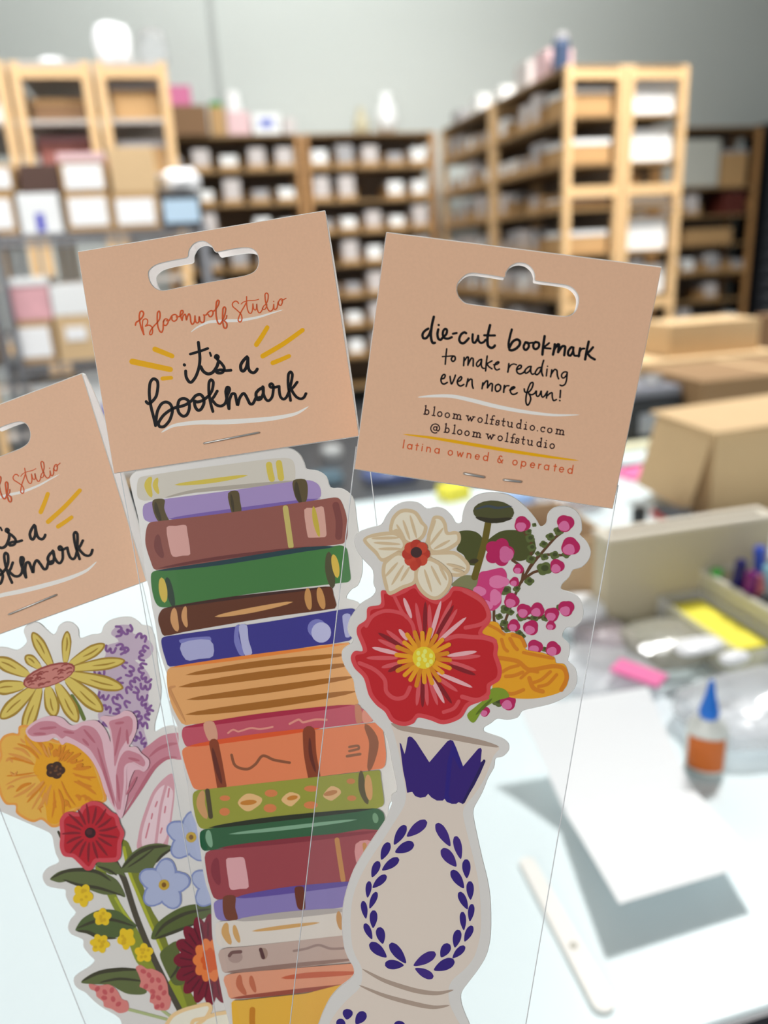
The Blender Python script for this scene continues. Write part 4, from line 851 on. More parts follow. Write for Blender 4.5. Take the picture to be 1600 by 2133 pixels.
def book(k, fr, label, body, col, extra):
    m = MB(); k.poly(m, fr, body, col, n=3)
    for e in extra:
        kind = e[0]
        if kind == 'p': k.poly(m, e[3] if len(e) > 3 else fr, e[1], e[2], n=3)
        elif kind == 'l': k.line(m, fr, P(e[1]), e[2], e[3], e[4] if len(e) > 4 else (1, 1), None)
        elif kind == 'm': k.line(m, fr, P(e[1]), e[2], e[3], mid=1)
        elif kind == 'e': k.ell(m, fr, *e[1], e[2], *(e[3:]))
    k.art(BK, m, label)
OL = (88, 74, 42); GY = (208, 186, 76)
book(KM_, 'D', 'cream book print with gold marks', '108,235 130,212 400,170 900,105 1000,98 1045,112 1062,160 1062,225 1050,240 900,258 350,322 260,345 150,358 110,340 102,290', (205, 198, 186),
     [('m', '270,340 450,300 700,275 900,255 1062,238', 26, (172, 163, 150)), ('m', '190,212 168,265 192,338', 42, GY), ('m', '228,218 214,265 235,318', 32, GY), ('m', '330,262 550,238 775,203', 28, GY), ('l', '903,140 910,185 920,225', 38, GY), ('l', '963,130 970,180 976,220', 38, GY)])
book(KM_, 'D', 'lavender book print with olive straps', '150,378 250,350 700,292 1050,240 1150,234 1200,258 1218,300 1210,340 1150,352 700,415 300,470 200,488 152,475 138,430', (160, 138, 188),
     [('m', '290,470 700,420 1215,345', 34, (118, 92, 165)), ('p', '198,358 245,345 272,355 268,400 280,440 297,485 240,490 205,430', OL), ('p', '655,312 715,300 728,360 735,425 685,437 668,400', OL), ('p', '1050,235 1120,228 1138,275 1133,350 1105,382 1072,355 1052,300', OL),
      ('m', '215,365 225,420 250,485', 26, (62, 52, 30)), ('m', '1068,240 1075,310 1100,378', 30, (62, 52, 30)), ('m', '672,312 690,432', 18, (62, 52, 30))])
book(KM_, 'D', 'wide brown red book print', '178,492 230,482 700,425 1250,345 1320,340 1352,385 1376,470 1378,570 1350,618 1100,650 600,722 220,778 185,720 155,620 158,540', (142, 82, 72),
     [('m', '230,560 232,640 262,705', 48, (118, 62, 58)), ('l', '1308,385 1328,480 1325,575', 42, (118, 62, 58)), ('m', '230,768 600,705 1150,635', 22, (105, 50, 48)), ('p', '283,520 340,510 398,505 408,540 427,680 380,690 322,696 300,640', (212, 160, 152)), ('l', '1003,402 1020,520 1036,632', 34, (192, 176, 100)),
      ('p', '1117,412 1180,402 1234,397 1252,560 1240,578 1145,582 1135,560', (208, 160, 146)), ('m', '1172,390 1185,480 1208,578', 32, (192, 170, 60))])
book(KM_, 'D', 'bright green book print', '190,800 230,778 700,715 1150,655 1330,628 1375,650 1390,750 1398,830 1375,852 800,920 350,992 300,1002 240,1000 210,960 192,880', (62, 118, 58),
     [('m', '225,782 600,735 1100,655 1300,635', 30, (28, 58, 66)), ('m', '285,820 300,900 328,1005', 46, (42, 62, 48)), ('m', '252,822 262,900 272,975', 50, (208, 180, 78)), ('m', '1265,665 1272,780 1290,888', 56, (76, 72, 46)), ('m', '1292,682 1306,750 1318,825', 44, (208, 176, 72))])
book(KM_, 'D', 'dark brown book print', '240,1040 270,1008 700,945 1150,888 1275,878 1295,930 1302,1010 900,1065 400,1150 270,1176 245,1130 232,1080', (94, 46, 20),
     [('m', '270,1008 700,945 1270,880', 20, (60, 28, 20)), ('m', '330,1005 330,1080 350,1150', 46, (206, 150, 98)), ('m', '398,995 390,1060 406,1125', 34, (206, 150, 98)), ('m', '575,1060 800,1020 1048,970', 32, (210, 156, 98)), ('m', '1138,885 1140,950 1152,1020', 42, (194, 140, 80)), ('m', '1205,880 1218,950 1235,1015', 46, (194, 140, 80))])
book(KM_, 'D', 'blue book print with pale shapes', '255,1190 300,1176 900,1090 1350,1015 1410,1010 1432,1035 1425,1120 1390,1205 1000,1265 500,1335 302,1362 275,1310 255,1240', (52, 46, 132),
     [('p', '360,1200 450,1185 545,1180 550,1210 380,1225', (118, 118, 184)), ('p', '372,1222 545,1200 565,1298 480,1315 400,1320', (166, 166, 206)), ('p', '700,1120 725,1110 720,1180 755,1290 725,1290 692,1210', (118, 118, 184)), ('p', '722,1115 770,1112 780,1200 802,1280 760,1296 735,1220', (176, 176, 212)),
      ('e', (1195, 1130, 58, 56), (118, 118, 184)), ('e', (1220, 1155, 60, 62), (180, 180, 214)), ('p', '1348,1055 1395,1045 1402,1120 1395,1180 1365,1180', (166, 166, 206))])
TAN = (222, 162, 100); TD = (158, 96, 18)
book(KM_, 'D', 'tan bundle of pages print', '292,1378 350,1360 700,1312 1385,1215 1405,1400 1440,1590 900,1650 400,1716 340,1650 300,1550 285,1450', TAN,
     [('m', '300,1368 800,1300 1385,1222', 22, (226, 128, 48)), ('m', '400,1412 850,1345 1400,1285', 40, TD), ('m', '358,1485 850,1415 1420,1345', 48, TD), ('m', '405,1562 900,1500 1440,1420', 42, TD), ('m', '398,1652 900,1590 1440,1510', 46, TD), ('m', '340,1480 300,1500 400,1700', 20, (200, 140, 86))])
book(KM_, 'E', 'raspberry book print with squiggles', '100,205 140,190 500,138 1150,55 1225,58 1270,85 1330,130 1325,165 1000,205 400,275 130,326 110,310 92,255', (188, 78, 96),
     [('m', '105,202 600,128 1200,55', 34, (165, 28, 62)), ('p', '232,178 300,166 325,275 265,285', (208, 152, 126)), ('p', '1215,55 1250,62 1270,155 1225,170', (192, 124, 96)), ('p', '1270,88 1330,130 1320,165 1268,165', (216, 142, 122)), ('l', '392,238 425,216 460,228 540,205 600,212 682,198', 12, (218, 142, 128)), ('l', '792,178 850,150 880,168 960,150 1032,152', 14, (218, 142, 128))])
BR = (132, 58, 28)
book(KM_, 'E', 'orange book print with brown straps', '95,350 130,325 400,285 900,225 1370,168 1400,230 1418,370 1412,445 1385,470 900,530 300,597 205,607 165,590 130,500 100,400', (222, 126, 82),
     [('m', '130,325 500,270 1000,205', 34, (216, 82, 32)), ('l', '300,305 325,430 352,585', 62, BR), ('m', '290,330 320,460 352,570', 30, (95, 36, 22)), ('l', '918,232 925,370 952,520', 82, BR), ('m', '922,265 930,380 962,495', 24, (95, 36, 22)), ('m', '1282,178 1340,300 1305,490', 62, (140, 82, 52)),
      ('l', '415,380 440,450 515,472 570,440 618,385 690,412 792,430', 18, (134, 78, 48)), ('l', '1180,328 1235,320 1240,340 1180,355', 16, (140, 90, 60)), ('l', '1165,388 1250,374', 18, (140, 90, 60))])
dm = [('e', (372, 660, 34, 18), (208, 122, 72)), ('e', (370, 748, 34, 26), (208, 122, 72)), ('e', (672, 628, 42, 24), (208, 122, 72)), ('e', (665, 725, 42, 28), (208, 122, 72)), ('e', (932, 598, 46, 20), (208, 122, 72)), ('e', (930, 705, 46, 24), (208, 122, 72)), ('e', (1190, 550, 28, 18), (196, 124, 70)), ('e', (1195, 660, 30, 18), (196, 124, 70)),
      ('p', '455,690 500,637 550,632 612,660 600,700 540,742 500,740', (222, 178, 122)), ('e', (525, 688, 54, 17), (192, 122, 42), -0.1), ('p', '738,670 790,622 850,635 860,660 810,710 780,708', (222, 178, 122)), ('e', (810, 658, 36, 15), (192, 122, 42), -0.2), ('p', '1010,640 1060,582 1115,600 1125,630 1070,675 1030,665', (216, 172, 122)), ('e', (1058, 627, 46, 16), (182, 122, 72), -0.25)]
book(KM_, 'E', 'olive green book print with orange spots', '165,632 200,608 700,552 1370,478 1385,530 1405,680 1390,715 1300,740 700,802 280,856 215,855 185,800 165,700', (146, 148, 54),
     [('m', '230,608 215,700 255,795', 56, (198, 148, 98)), ('l', '258,612 270,700 280,780', 30, (76, 66, 42)), ('m', '1255,480 1265,600 1300,700', 48, (86, 76, 46)), ('m', '1300,505 1305,590 1315,675', 50, (206, 152, 98))] + dm)
book(KM_, 'E', 'dark green slim book print', '210,885 250,860 700,802 1330,725 1390,745 1410,790 1395,845 1350,870 800,932 310,992 240,1002 214,970', (46, 92, 58),
     [('m', '265,852 700,795 1340,728', 34, (36, 42, 24)), ('l', '228,885 225,930 245,985', 30, (20, 86, 52)), ('m', '398,893 800,850 1232,798', 26, (124, 164, 134)), ('m', '265,865 268,920 285,980', 42, (124, 164, 134)), ('m', '1342,755 1350,790 1352,822', 38, (110, 150, 116))])
book(KM_, 'E', 'maroon book print with pale patch', '248,1015 340,992 900,925 1400,868 1400,1180 900,1238 322,1318 275,1240 250,1120', (150, 62, 70),
     [('m', '330,985 800,935 1390,872', 34, (128, 42, 54)), ('m', '318,1045 310,1130 335,1225', 58, (130, 46, 58)), ('p', '380,1058 430,1046 490,1043 505,1080 527,1235 470,1248 410,1252 395,1190', (214, 160, 164)), ('l', '1100,930 1118,1050 1140,1190', 32, (190, 132, 74)), ('p', '1220,958 1330,942 1340,1100 1240,1110', (206, 142, 142)), ('l', '1278,960 1292,1060', 26, (190, 132, 74))])
book(KM_, 'E', 'lilac book print with brown straps', '300,1345 330,1320 900,1240 1400,1180 1400,1350 900,1402 450,1450 340,1452 310,1420', (132, 118, 176),
     [('m', '445,1305 800,1255 1300,1200', 44, (92, 72, 150)), ('p', '360,1305 400,1288 442,1300 440,1370 457,1440 420,1452 380,1445 360,1390', (112, 58, 40)), ('p', '825,1242 860,1230 885,1240 895,1375 850,1378 832,1320', (102, 44, 26))])
book(KM_, 'E', 'off-white book print with gold marks', '315,1475 400,1455 900,1400 1400,1345 1400,1540 1150,1550 500,1620 350,1625 320,1590', (214, 205, 196),
     [('m', '440,1452 800,1415 1200,1380', 44, (174, 165, 160)), ('m', '385,1465 375,1530 412,1610', 50, (202, 156, 96)), ('m', '432,1480 445,1540 468,1598', 36, (202, 156, 96)), ('m', '548,1522 760,1495 988,1466', 26, (202, 156, 96)), ('m', '1110,1390 1115,1450 1128,1515', 38, (192, 142, 86))])
book(KM_, 'E', 'mauve book print with wavy line', '340,1645 500,1622 1150,1548 1400,1520 1400,1700 1170,1722 800,1762 372,1792 345,1740', (186, 162, 152),
     [('m', '370,1790 750,1750 1250,1700', 30, (142, 112, 102)), ('e', (440, 1690, 48, 38), (166, 140, 132)), ('l', '402,1680 420,1660 475,1655', 22, (110, 78, 74)), ('e', (625, 1668, 26, 38), (160, 132, 118)), ('l', '605,1640 622,1692', 24, (84, 50, 50)), ('l', '820,1650 900,1635 980,1612 1060,1635 1150,1632', 16, (150, 125, 118))])
book(KM_, 'E', 'peach book print', '370,1815 500,1788 1185,1732 1400,1710 1400,1840 1150,1880 700,1935 415,1960 385,1900', (216, 148, 118),
     [('m', '410,1958 800,1915 1250,1862', 30, (150, 72, 56)), ('m', '470,1802 468,1870 512,1936', 44, (186, 102, 72)), ('m', '542,1808 550,1860 572,1920', 36, (186, 102, 72)), ('m', '738,1825 950,1805 1260,1790', 38, (190, 92, 62))])
book(KM_, 'E', 'yellow book print at the bottom', '415,1985 480,1970 900,1925 1400,1870 1400,2560 480,2560 440,2300', (222, 172, 62), [('l', '552,2030 550,2100 560,2250', 38, (192, 122, 24))])

# ---------------- right bookmark: bouquet in a vase
KR.sticker(crom(PX('H', '110,310 130,260 200,230 270,210 300,160 350,100 420,72 490,80 540,115 600,105 650,120 690,160 715,200 750,195 760,130 790,70 850,30 930,18 1020,30 1090,70 1150,130 1190,180 1218,222 1255,200 1265,145 1300,110 1360,100 1420,120 1455,170 1462,240 1450,270 1490,310 1515,370 1500,420 1460,460 1410,475 1385,520 1345,560 1340,595 1400,615 1450,650 1472,720 1460,780 1420,815 1370,820 1345,875 1385,920 1390,970 1380,1020 1420,1060 1435,1120 1420,1180 1370,1230 1290,1270 1190,1295 1110,1315 1080,1355 1020,1368 960,1362 920,1390 880,1415 880,1440') +
    PX('I', '1150,158 1230,185 1275,220 1278,265 1240,305 1190,320 1180,380 1140,450 1100,550 1050,640 1040,690 1060,800 1100,980 1135,1120 1155,1250 1160,1400 1155,1520 1130,1630 1080,1720 1020,1800 975,1860 958,1900 965,1960 990,2030 1020,2100 1060,2250 1060,2500 0,2500 -60,2300 -40,2180 10,2100 40,2020 90,1920 150,1850 215,1800 250,1760 245,1710 210,1650 185,1580 170,1450 175,1320 200,1200 250,1060 320,940 400,820 460,730 490,660 505,620 495,580 510,555 535,540 535,500 515,400 500,330 480,220 450,140 400,90') +
    PX('H', '190,1330 140,1270 115,1190 105,1130 60,1060 38,1000 45,950 90,920 105,892 80,860 72,820 90,760 150,680 215,640 240,600 225,560 222,480 170,420 130,370'), True, 3))
m = MB(); VC = (216, 202, 190)
KR.poly(m, 'I', '500,90 800,160 1215,245 1180,300 1120,450 1050,560 985,640 975,700 1010,850 1060,1050 1085,1200 1095,1400 1085,1520 1050,1640 990,1720 910,1790 880,1850 885,1950 930,2050 980,2150 980,2480 40,2480 50,2180 110,2040 200,1930 290,1840 300,1720 260,1640 235,1560 225,1400 240,1250 280,1130 350,1000 430,880 520,740 580,640 595,560 570,400 540,250 510,140', VC, n=3)
for p_, w_ in (('495,85 560,115 850,165 1100,215 1215,243', 42), ('302,1722 450,1800 650,1865 800,1885 912,1862', 32), ('280,1830 450,1900 650,1955 780,1978 885,1965', 30)): KR.line(m, 'I', P(p_), w_, (168, 148, 134), mid=1)
KR.art('printed_vase', m, 'cream vase print with taupe rings')
m = MB(); CB = (48, 20, 112)
KR.poly(m, 'I', '552,215 562,222 585,290 595,250 606,180 618,172 635,178 660,205 750,345 870,205 890,195 908,202 930,250 975,372 1075,255 1092,248 1100,262 1092,345 1115,328 1125,338 1090,420 1050,500 975,624 945,610 930,622 900,622 865,608 855,585 840,600 800,600 765,580 742,555 725,575 690,582 655,570 636,542 602,548 592,480 575,400', CB, smooth=False)
KR.poly(m, 'I', '908,202 930,250 975,372 960,400 905,300 880,560 900,622 865,608 850,585 870,350', (36, 16, 120), smooth=False)
KR.line(m, 'I', P('1115,335 1050,470 978,610'), 18, (32, 14, 84)); KR.art('printed_crown', m, 'dark blue pointed band')
m = MB()
leaves = '600,840,730,735,72 515,895,590,765,62 522,945,645,885,72 430,995,480,880,58 435,1065,545,985,60 368,1112,412,1005,54 372,1182,462,1098,54 338,1248,350,1138,42 352,1320,398,1210,44 328,1388,308,1270,44 375,1450,380,1332,54 368,1525,320,1420,46 440,1555,415,1445,62 465,1645,355,1550,70 595,1685,490,1552,68 580,1698,455,1690,66 890,905,800,752,68 960,990,925,838,56 930,1040,835,922,74 1000,1118,995,992,58 980,1185,900,1065,64 1025,1262,1020,1138,52 1005,1325,950,1210,52 1020,1405,1035,1290,44 980,1465,970,1342,44 985,1540,1035,1435,50 920,1580,945,1462,58 905,1650,985,1570,50 828,1645,880,1555,66 780,1730,915,1665,76 645,1700,790,1615,70 655,1718,775,1780,60 200,2060,210,1990,70 260,2090,320,2010,70 190,2120,140,2060,60 540,2150,560,2070,80'
for i, s_ in enumerate(leaves.split()):
    x1, y1, x2, y2, w_ = map(float, s_.split(',')); dx, dy = x2 - x1, y2 - y1; L_ = math.hypot(dx, dy); ux, uy = dx / L_, dy / L_; nx, ny = -uy, ux; pts = []
    for u, v in ((0, 0), (.2, .28), (.5, .47), (.8, .44), (.98, .2), (1.0, 0), (.98, -.2), (.8, -.44), (.5, -.47), (.2, -.28)): pts.append((x1 + ux * L_ * u + nx * v * w_, y1 + uy * L_ * u + ny * v * w_))
    if i % 2 == 0 or i > 31: lm = MB()
    lm = MB(); KR.poly(lm, 'I', pts, (58, 30, 122) if i in (0, 16, 17, 18, 30, 31) else (44, 20, 116), n=3); KR.art('printed_leaf', lm)
def rays(k, m, fr, cx, cy, ends, w, col):
    for s_ in ends.split():
        a = list(map(float, s_.split(','))); k.line(m, fr, [(a[0], a[1]), ((a[0]+a[2])/2, (a[1]+a[3])/2), (a[2], a[3])], w, col, mid=1)
# poppy bud, leaves, blossoms
m = MB(); LG = (72, 76, 28)
KR.poly(m, 'H', '690,560 760,510 850,520 880,560 830,610 700,580', (126, 126, 84)); KR.poly(m, 'H', '725,255 780,242 840,255 875,300 868,400 850,445 790,445 760,390 718,358 735,310', LG)
KR.poly(m, 'H', '915,290 980,248 1060,240 1150,255 1185,310 1180,380 1100,425 1000,400 900,370 890,320', LG); KR.line(m, 'H', P('905,200 880,330 825,520'), 40, (102, 88, 18)); KR.line(m, 'H', P('790,430 850,420'), 30, (58, 50, 24), mid=1)
KR.ell(m, 'H', 938, 132, 123, 68, (74, 74, 36), 0.05); KR.line(m, 'H', P('830,165 930,185 1050,170'), 30, (46, 40, 18), mid=1); KR.line(m, 'H', P('825,118 900,98 960,108 1050,98'), 16, (60, 70, 78), mid=1)
KR.art('printed_poppy_bud', m, 'dark olive poppy bud and leaves print')
m = MB(); ST = (92, 58, 30)
for p_ in ('1100,550 1180,430 1300,290 1350,250', '1110,540 1200,400 1340,390', '1050,420 1110,470 1105,550', '1100,550 1060,640 1000,800', '1120,530 1180,490 1240,480', '940,720 945,790 1000,830', '1080,750 1200,765 1330,700', '1000,790 1100,860', '1120,250 1165,330 1150,430'): KR.line(m, 'H', P(p_), 16, ST)
for x, y, r in ((1155,290,28),(1165,345,26),(1275,280,26),(1235,325,24),(1325,245,30),(1160,415,28),(1240,400,24),(1300,390,28),(1370,385,26),(1240,470,44),(1150,545,28),(1010,600,34),(1075,590,22),(1010,712,32),(970,755,22),(1040,730,20),(1105,755,32),(1180,765,24),(1245,765,22),(1330,702,22),(1000,795,24),(1090,855,22),(1112,872,16),(1242,950,18),(1040,400,16),(1180,210,14),(1145,250,20),(1020,830,22),(965,1262,34),(1200,380,16)):
    KR.ell(m, 'H', x, y, r, r * 0.86, (88, 100, 48), lob=4, amp=0.25, ph=x); KR.ell(m, 'H', x + 3, y - 4, r * 0.5, r * 0.42, (62, 70, 30))
KR.art('printed_stems', m, 'green and brown blossom stems print')
def bud(x, y, r):
    m = MB(); KR.ell(m, 'H', x, y, r * 1.02, r, (178, 20, 86), lob=3, amp=0.18, ph=x * 0.7); KR.ell(m, 'H', x - r * 0.16, y + r * 0.34, r * 0.66, r * 0.6, (212, 108, 156), lob=3, amp=0.15, ph=y); KR.art('printed_blossom', m)
for x, y, r in ((1108,205,46),(1365,200,50),(1395,338,54),(1315,455,42),(1085,472,30),(1062,548,28),(1045,660,44),(1118,720,42),(1197,715,42),(1285,742,42),(1370,705,46),(1058,808,36),(1160,820,44),(1278,808,28),(1185,937,44),(1292,947,44),(1025,1265,46),(885,1320,30)): bud(x, y, r)
m = MB(); KR.ell(m, 'H', 972, 372, 82, 78, (178, 20, 86), lob=5, amp=0.25); KR.ell(m, 'H', 1012, 385, 42, 48, (206, 100, 150), lob=3, amp=0.2); KR.art('printed_blossom', m, 'large magenta blossom')
m = MB(); KR.poly(m, 'H', '855,495 900,482 985,465 1015,500 1010,560 985,620 980,680 930,720 860,690 815,620 840,560', (200, 56, 118))
for a in ((968, 548, 60, 38), (852, 606, 40, 32), (948, 640, 34, 48), (896, 690, 36, 32)): KR.ell(m, 'H', *a, (220, 118, 164), lob=3, amp=0.15)
KR.art('printed_blossom', m, 'cluster of pink blossoms')
# yellow flower, leaf
m = MB(); OR = (208, 124, 18)
KR.poly(m, 'H', '830,862 900,790 960,790 1000,850 1060,850 1120,900 1130,950 1230,970 1300,1000 1310,1030 1360,1040 1382,1100 1370,1170 1320,1210 1200,1240 1060,1240 980,1210 930,1180 940,1000', (226, 158, 24))
for p_, w_ in (('970,1000 1080,1020 1150,1070 1280,1050 1350,1060 1372,1120 1340,1190', 26), ('985,1085 1030,1060 1085,1045', 20), ('1010,1110 1060,1105 1110,1085', 22), ('1150,1120 1175,1180 1230,1200', 26), ('1170,1148 1220,1130 1275,1082', 20), ('1205,1170 1260,1155 1312,1100', 20), ('985,890 1000,940 1020,960', 20), ('1035,885 1060,930 1078,950', 22), ('1050,865 1100,880 1125,930', 22), ('1115,968 1200,985 1290,1002', 20), ('965,1185 1040,1215 1115,1190', 22), ('900,800 960,830 1000,860', 18), ('1100,1120 1150,1080 1200,1085', 18)): KR.line(m, 'H', P(p_), w_, OR)
KR.art('printed_flower', m, 'yellow orange flower print')
m = MB(); KR.poly(m, 'H', '780,1340 830,1290 900,1230 930,1180 1000,1185 1030,1230 970,1250 880,1300 820,1385', (124, 148, 34)); KR.line(m, 'H', P('830,1340 880,1290 930,1240'), 18, (86, 108, 20), mid=1); KR.art('printed_leaf', m, 'bright green leaf')
# red flower
m = MB(); out_ = P('270,600 340,612 400,590 470,560 520,610 600,655 660,620 700,575 800,595 880,650 920,730 915,790 870,850 940,880 965,930 960,980 985,1060 975,1130 920,1170 915,1220 860,1260 790,1290 740,1360 640,1395 560,1370 490,1355 460,1390 400,1405 330,1380 290,1320 240,1280 195,1220 165,1120 110,1060 88,1000 110,960 160,955 125,860 130,810 180,770 190,700 265,680')
KR.poly(m, 'H', out_, (208, 66, 72)); KR.poly(m, 'H', grow(out_, -26), (188, 20, 30)); RL = (208, 74, 80)
for p_, w_ in (('180,810 220,750 300,720 400,740 455,800 470,880', 22), ('140,1030 230,1070 290,1130 300,1200 350,1240 410,1230 440,1175', 24), ('650,890 720,870 800,875 880,880 945,900', 26), ('770,820 860,800 905,760 895,700 850,650 760,600', 24), ('640,1322 700,1300 730,1258', 22), ('750,1230 830,1250 900,1235', 26), ('350,640 390,720 420,760', 20)): KR.line(m, 'H', P(p_), w_, RL)
rays(KR, m, 'H', 0, 0, '475,670,510,870 690,655,590,870 722,708,610,890 250,890,390,955 300,835,410,925 180,1000,370,1000 270,1057,390,1028 862,988,680,1002 835,1075,670,1020 725,1200,580,1100 480,1285,500,1110 545,1285,528,1110 605,1282,550,1110 555,680,560,870', 26, (210, 84, 90))
rays(KR, m, 'H', 0, 0, '532,665,528,870 700,685,590,880 250,850,400,935 310,1082,395,1038 832,1102,670,1040 690,1272,575,1105 515,1295,515,1105', 26, (128, 14, 26))
rays(KR, m, 'H', 0, 0, '403,642,450,765 625,660,560,890 775,758,600,910 375,828,425,895 215,938,380,978 838,962,660,988 812,1175,595,1085 645,1270,560,1105', 26, (236, 172, 176))
KR.art('printed_flower', m, 'big red flower print')
m = MB()
for i in range(22):
    a = 2 * math.pi * i / 22 + 0.1; r = 158 + 14 * math.sin(i * 2.3); KR.line(m, 'H', [(520 + 60 * math.cos(a), 997 + 60 * math.sin(a)), (520 + (r + 60) / 2 * math.cos(a), 997 + (r + 60) / 2 * math.sin(a)), (520 + r * math.cos(a), 997 + r * math.sin(a))], 26, (228, 154, 22) if i % 3 else (210, 132, 16))
KR.ell(m, 'H', 523, 997, 68, 66, (232, 200, 40))
for x, y in ((490, 970), (530, 960), (565, 985), (495, 1005), (530, 1010), (545, 1040), (490, 1035), (565, 1020), (520, 985)): KR.ell(m, 'H', x, y, 12, 15, (244, 228, 110), n=10)
KR.art('printed_stamens', m, 'yellow centre of red flower')
# daffodil
m = MB(); PB = (206, 182, 146); PLt = (230, 216, 194)
for p_ in ('540,290 560,210 580,158 630,160 658,200 668,250 705,245 740,262 735,320 650,372 560,372', '160,302 220,262 340,248 400,280 420,340 380,380 280,430 230,382', '560,370 700,365 760,400 797,450 780,500 720,520 640,500 560,420', '315,245 330,170 370,125 420,112 480,130 520,190 545,225 520,290 450,330 400,310 350,250', '275,450 290,420 360,370 430,390 480,440 480,548 400,590 320,626 290,580 272,500', '465,520 480,450 540,400 620,430 680,490 690,550 660,612 600,655 540,640 490,590'):
    q = P(p_); KR.poly(m, 'H', q, PB); KR.poly(m, 'H', grow(q, -22), PLt)
rays(KR, m, 'H', 0, 0, '398,178,440,300 440,150,480,290 360,205,415,305 595,178,530,330 640,225,555,335 222,315,385,325 250,352,390,352 210,290,380,285 330,568,405,445 385,545,440,455 290,520,370,430 525,470,570,610 565,450,625,570 610,440,660,540 655,440,765,470 680,300,580,355 690,470,760,490', 18, PB)
KR.art('printed_flower', m, 'cream narcissus print')
m = MB()
for i in range(8):
    a = i * math.pi / 4; KR.ell(m, 'H', 476 + 50 * math.cos(a), 382 + 52 * math.sin(a), 34, 34, (196, 66, 42) if i % 2 else (182, 50, 30), n=12)
KR.ell(m, 'H', 465, 452, 26, 30, (190, 56, 34), n=12); KR.ell(m, 'H', 478, 372, 34, 32, (62, 34, 34)); KR.art('printed_flower_centre', m, 'red and dark centre of narcissus')
# ---------------- left bookmark: wildflowers
KL.sticker(crom(PX('F', '-60,290 0,275 60,280 140,300 200,265 225,220 200,150 215,100 270,65 330,75 390,130 440,170 470,150 490,100 540,65 600,70 650,120 665,200 760,172 840,160 865,100 920,50 1010,25 1090,25 1150,60 1180,90 1250,105 1290,200 1310,400 1340,600 1330,750 1290,900 1290,978 1350,950 1440,930 1600,1000 1900,1100') +
    PX('G', '1700,300 1700,1000 1900,2300 800,2300 745,1900 720,1795 600,1720 520,1660 450,1590 400,1565 365,1530 360,1480 400,1440 480,1390 525,1340 480,1290 435,1230 430,1170 340,1130 312,1080 330,1020 375,960 330,900 295,830 290,775 230,765 150,745 115,700 115,650 160,600 240,560 215,490 200,420 180,340 120,300') + PX('F', '-150,1560 -320,1300 -300,800 -200,420'), True, 3))
m = MB(); LI = (188, 168, 186); LD = (126, 82, 142)
KL.poly(m, 'F', '930,140 980,92 1050,85 1100,100 1112,160 1180,162 1222,200 1270,250 1275,310 1220,372 1125,380 1185,430 1250,520 1240,640 1230,720 1265,790 1232,880 1200,960 1232,1080 1180,1150 1000,1000 850,920 815,830 860,760 820,660 800,480 880,340 885,260 990,225 930,170', LI, n=3)
r_ = random.Random(4)
for s_ in '990,140 1065,130 1180,190 1230,275 1185,340 920,290 1010,285 1050,315 1050,400 1185,445 1085,475 1000,530 1120,560 1215,530 1212,600 830,490 1090,620 860,680 975,700 1075,730 1185,690 1215,750 1150,845 1240,830 885,785 975,790 865,905 1188,925 1140,1020 1212,1075 1120,650'.split():
    x, y = map(float, s_.split(',')); a = r_.uniform(0, 6.3); c, s2 = math.cos(a), math.sin(a)
    q = [(x + u * c - v * s2, y + u * s2 + v * c) for u, v in ((-42, 20), (-36, -14), (-14, -24), (2, 8), (16, -22), (36, -12), (40, 22))]
    KL.line(m, 'F', q if r_.random() < 0.72 else q[:4], 21, LD, n=4)
KL.art('printed_flower', m, 'lilac spike print')
def petal(m, s_, fill, edge, w0=None):
    bx, by, tx, ty, w_ = map(float, s_.split(',')); dx, dy = tx - bx, ty - by; L = math.hypot(dx, dy); ux, uy = dx / L, dy / L; nx, ny = -uy, ux
    f = lambda k, o: [(bx + ux * L * u + nx * v * w_ * k + ux * o, by + uy * L * u + ny * v * w_ * k + uy * o) for u, v in ((0, .22), (.3, .42), (.65, .5), (.9, .3), (1, 0), (.9, -.3), (.65, -.5), (.3, -.42), (0, -.22))]
    KL.poly(m, 'F', f(1.15, 4), edge); KL.poly(m, 'F', f(0.82, -12), fill)
    KL.line(m, 'F', [(bx + dx * .35, by + dy * .35), (bx + dx * .6 + nx * 6, by + dy * .6 + ny * 6), (bx + dx * .82, by + dy * .82)], 14, edge, mid=1)
m = MB(); KL.line(m, 'F', P('600,680 660,780 700,870'), 34, (96, 112, 44)); KL.art('printed_stems', m, 'green daisy stem')
m = MB()
for s_ in '230,500,-40,370,110 200,590,-60,620,110 330,440,212,345,80 430,430,272,150,90 545,400,560,140,72 590,410,872,248,92 620,450,1040,385,92 270,620,5,865,115 330,620,200,990,105 400,610,455,850,110 480,590,645,895,110 560,540,855,805,120 600,500,1025,612,110'.split(): petal(m, s_, (212, 188, 92), (158, 124, 34))
KL.ell(m, 'F', 410, 508, 228, 88, (150, 66, 58), -0.33); KL.ell(m, 'F', 412, 512, 214, 76, (196, 124, 114), -0.33)
for i in range(34):
    u, v = r_.uniform(-180, 180), r_.uniform(-52, 52)
    if (u / 200) ** 2 + (v / 62) ** 2 > 1: continue
    x, y = 412 + u * .946 + v * .324, 510 - u * .324 + v * .946; KL.line(m, 'F', [(x - 20, y + 7), (x, y - 5), (x + 22, y - 6)], 10, (146, 62, 56))
KL.art('printed_flower', m, 'yellow daisy print with pink disc')
m = MB(); q = P('30,1010 100,985 150,990 160,930 230,920 300,960 480,1050 600,1040 740,1160 830,1300 890,1540 800,1580 700,1600 620,1650 560,1700 500,1760 430,1770 350,1710 280,1730 200,1700 135,1650 130,1590 50,1580 0,1500 -40,1300 0,1180 -10,1080')
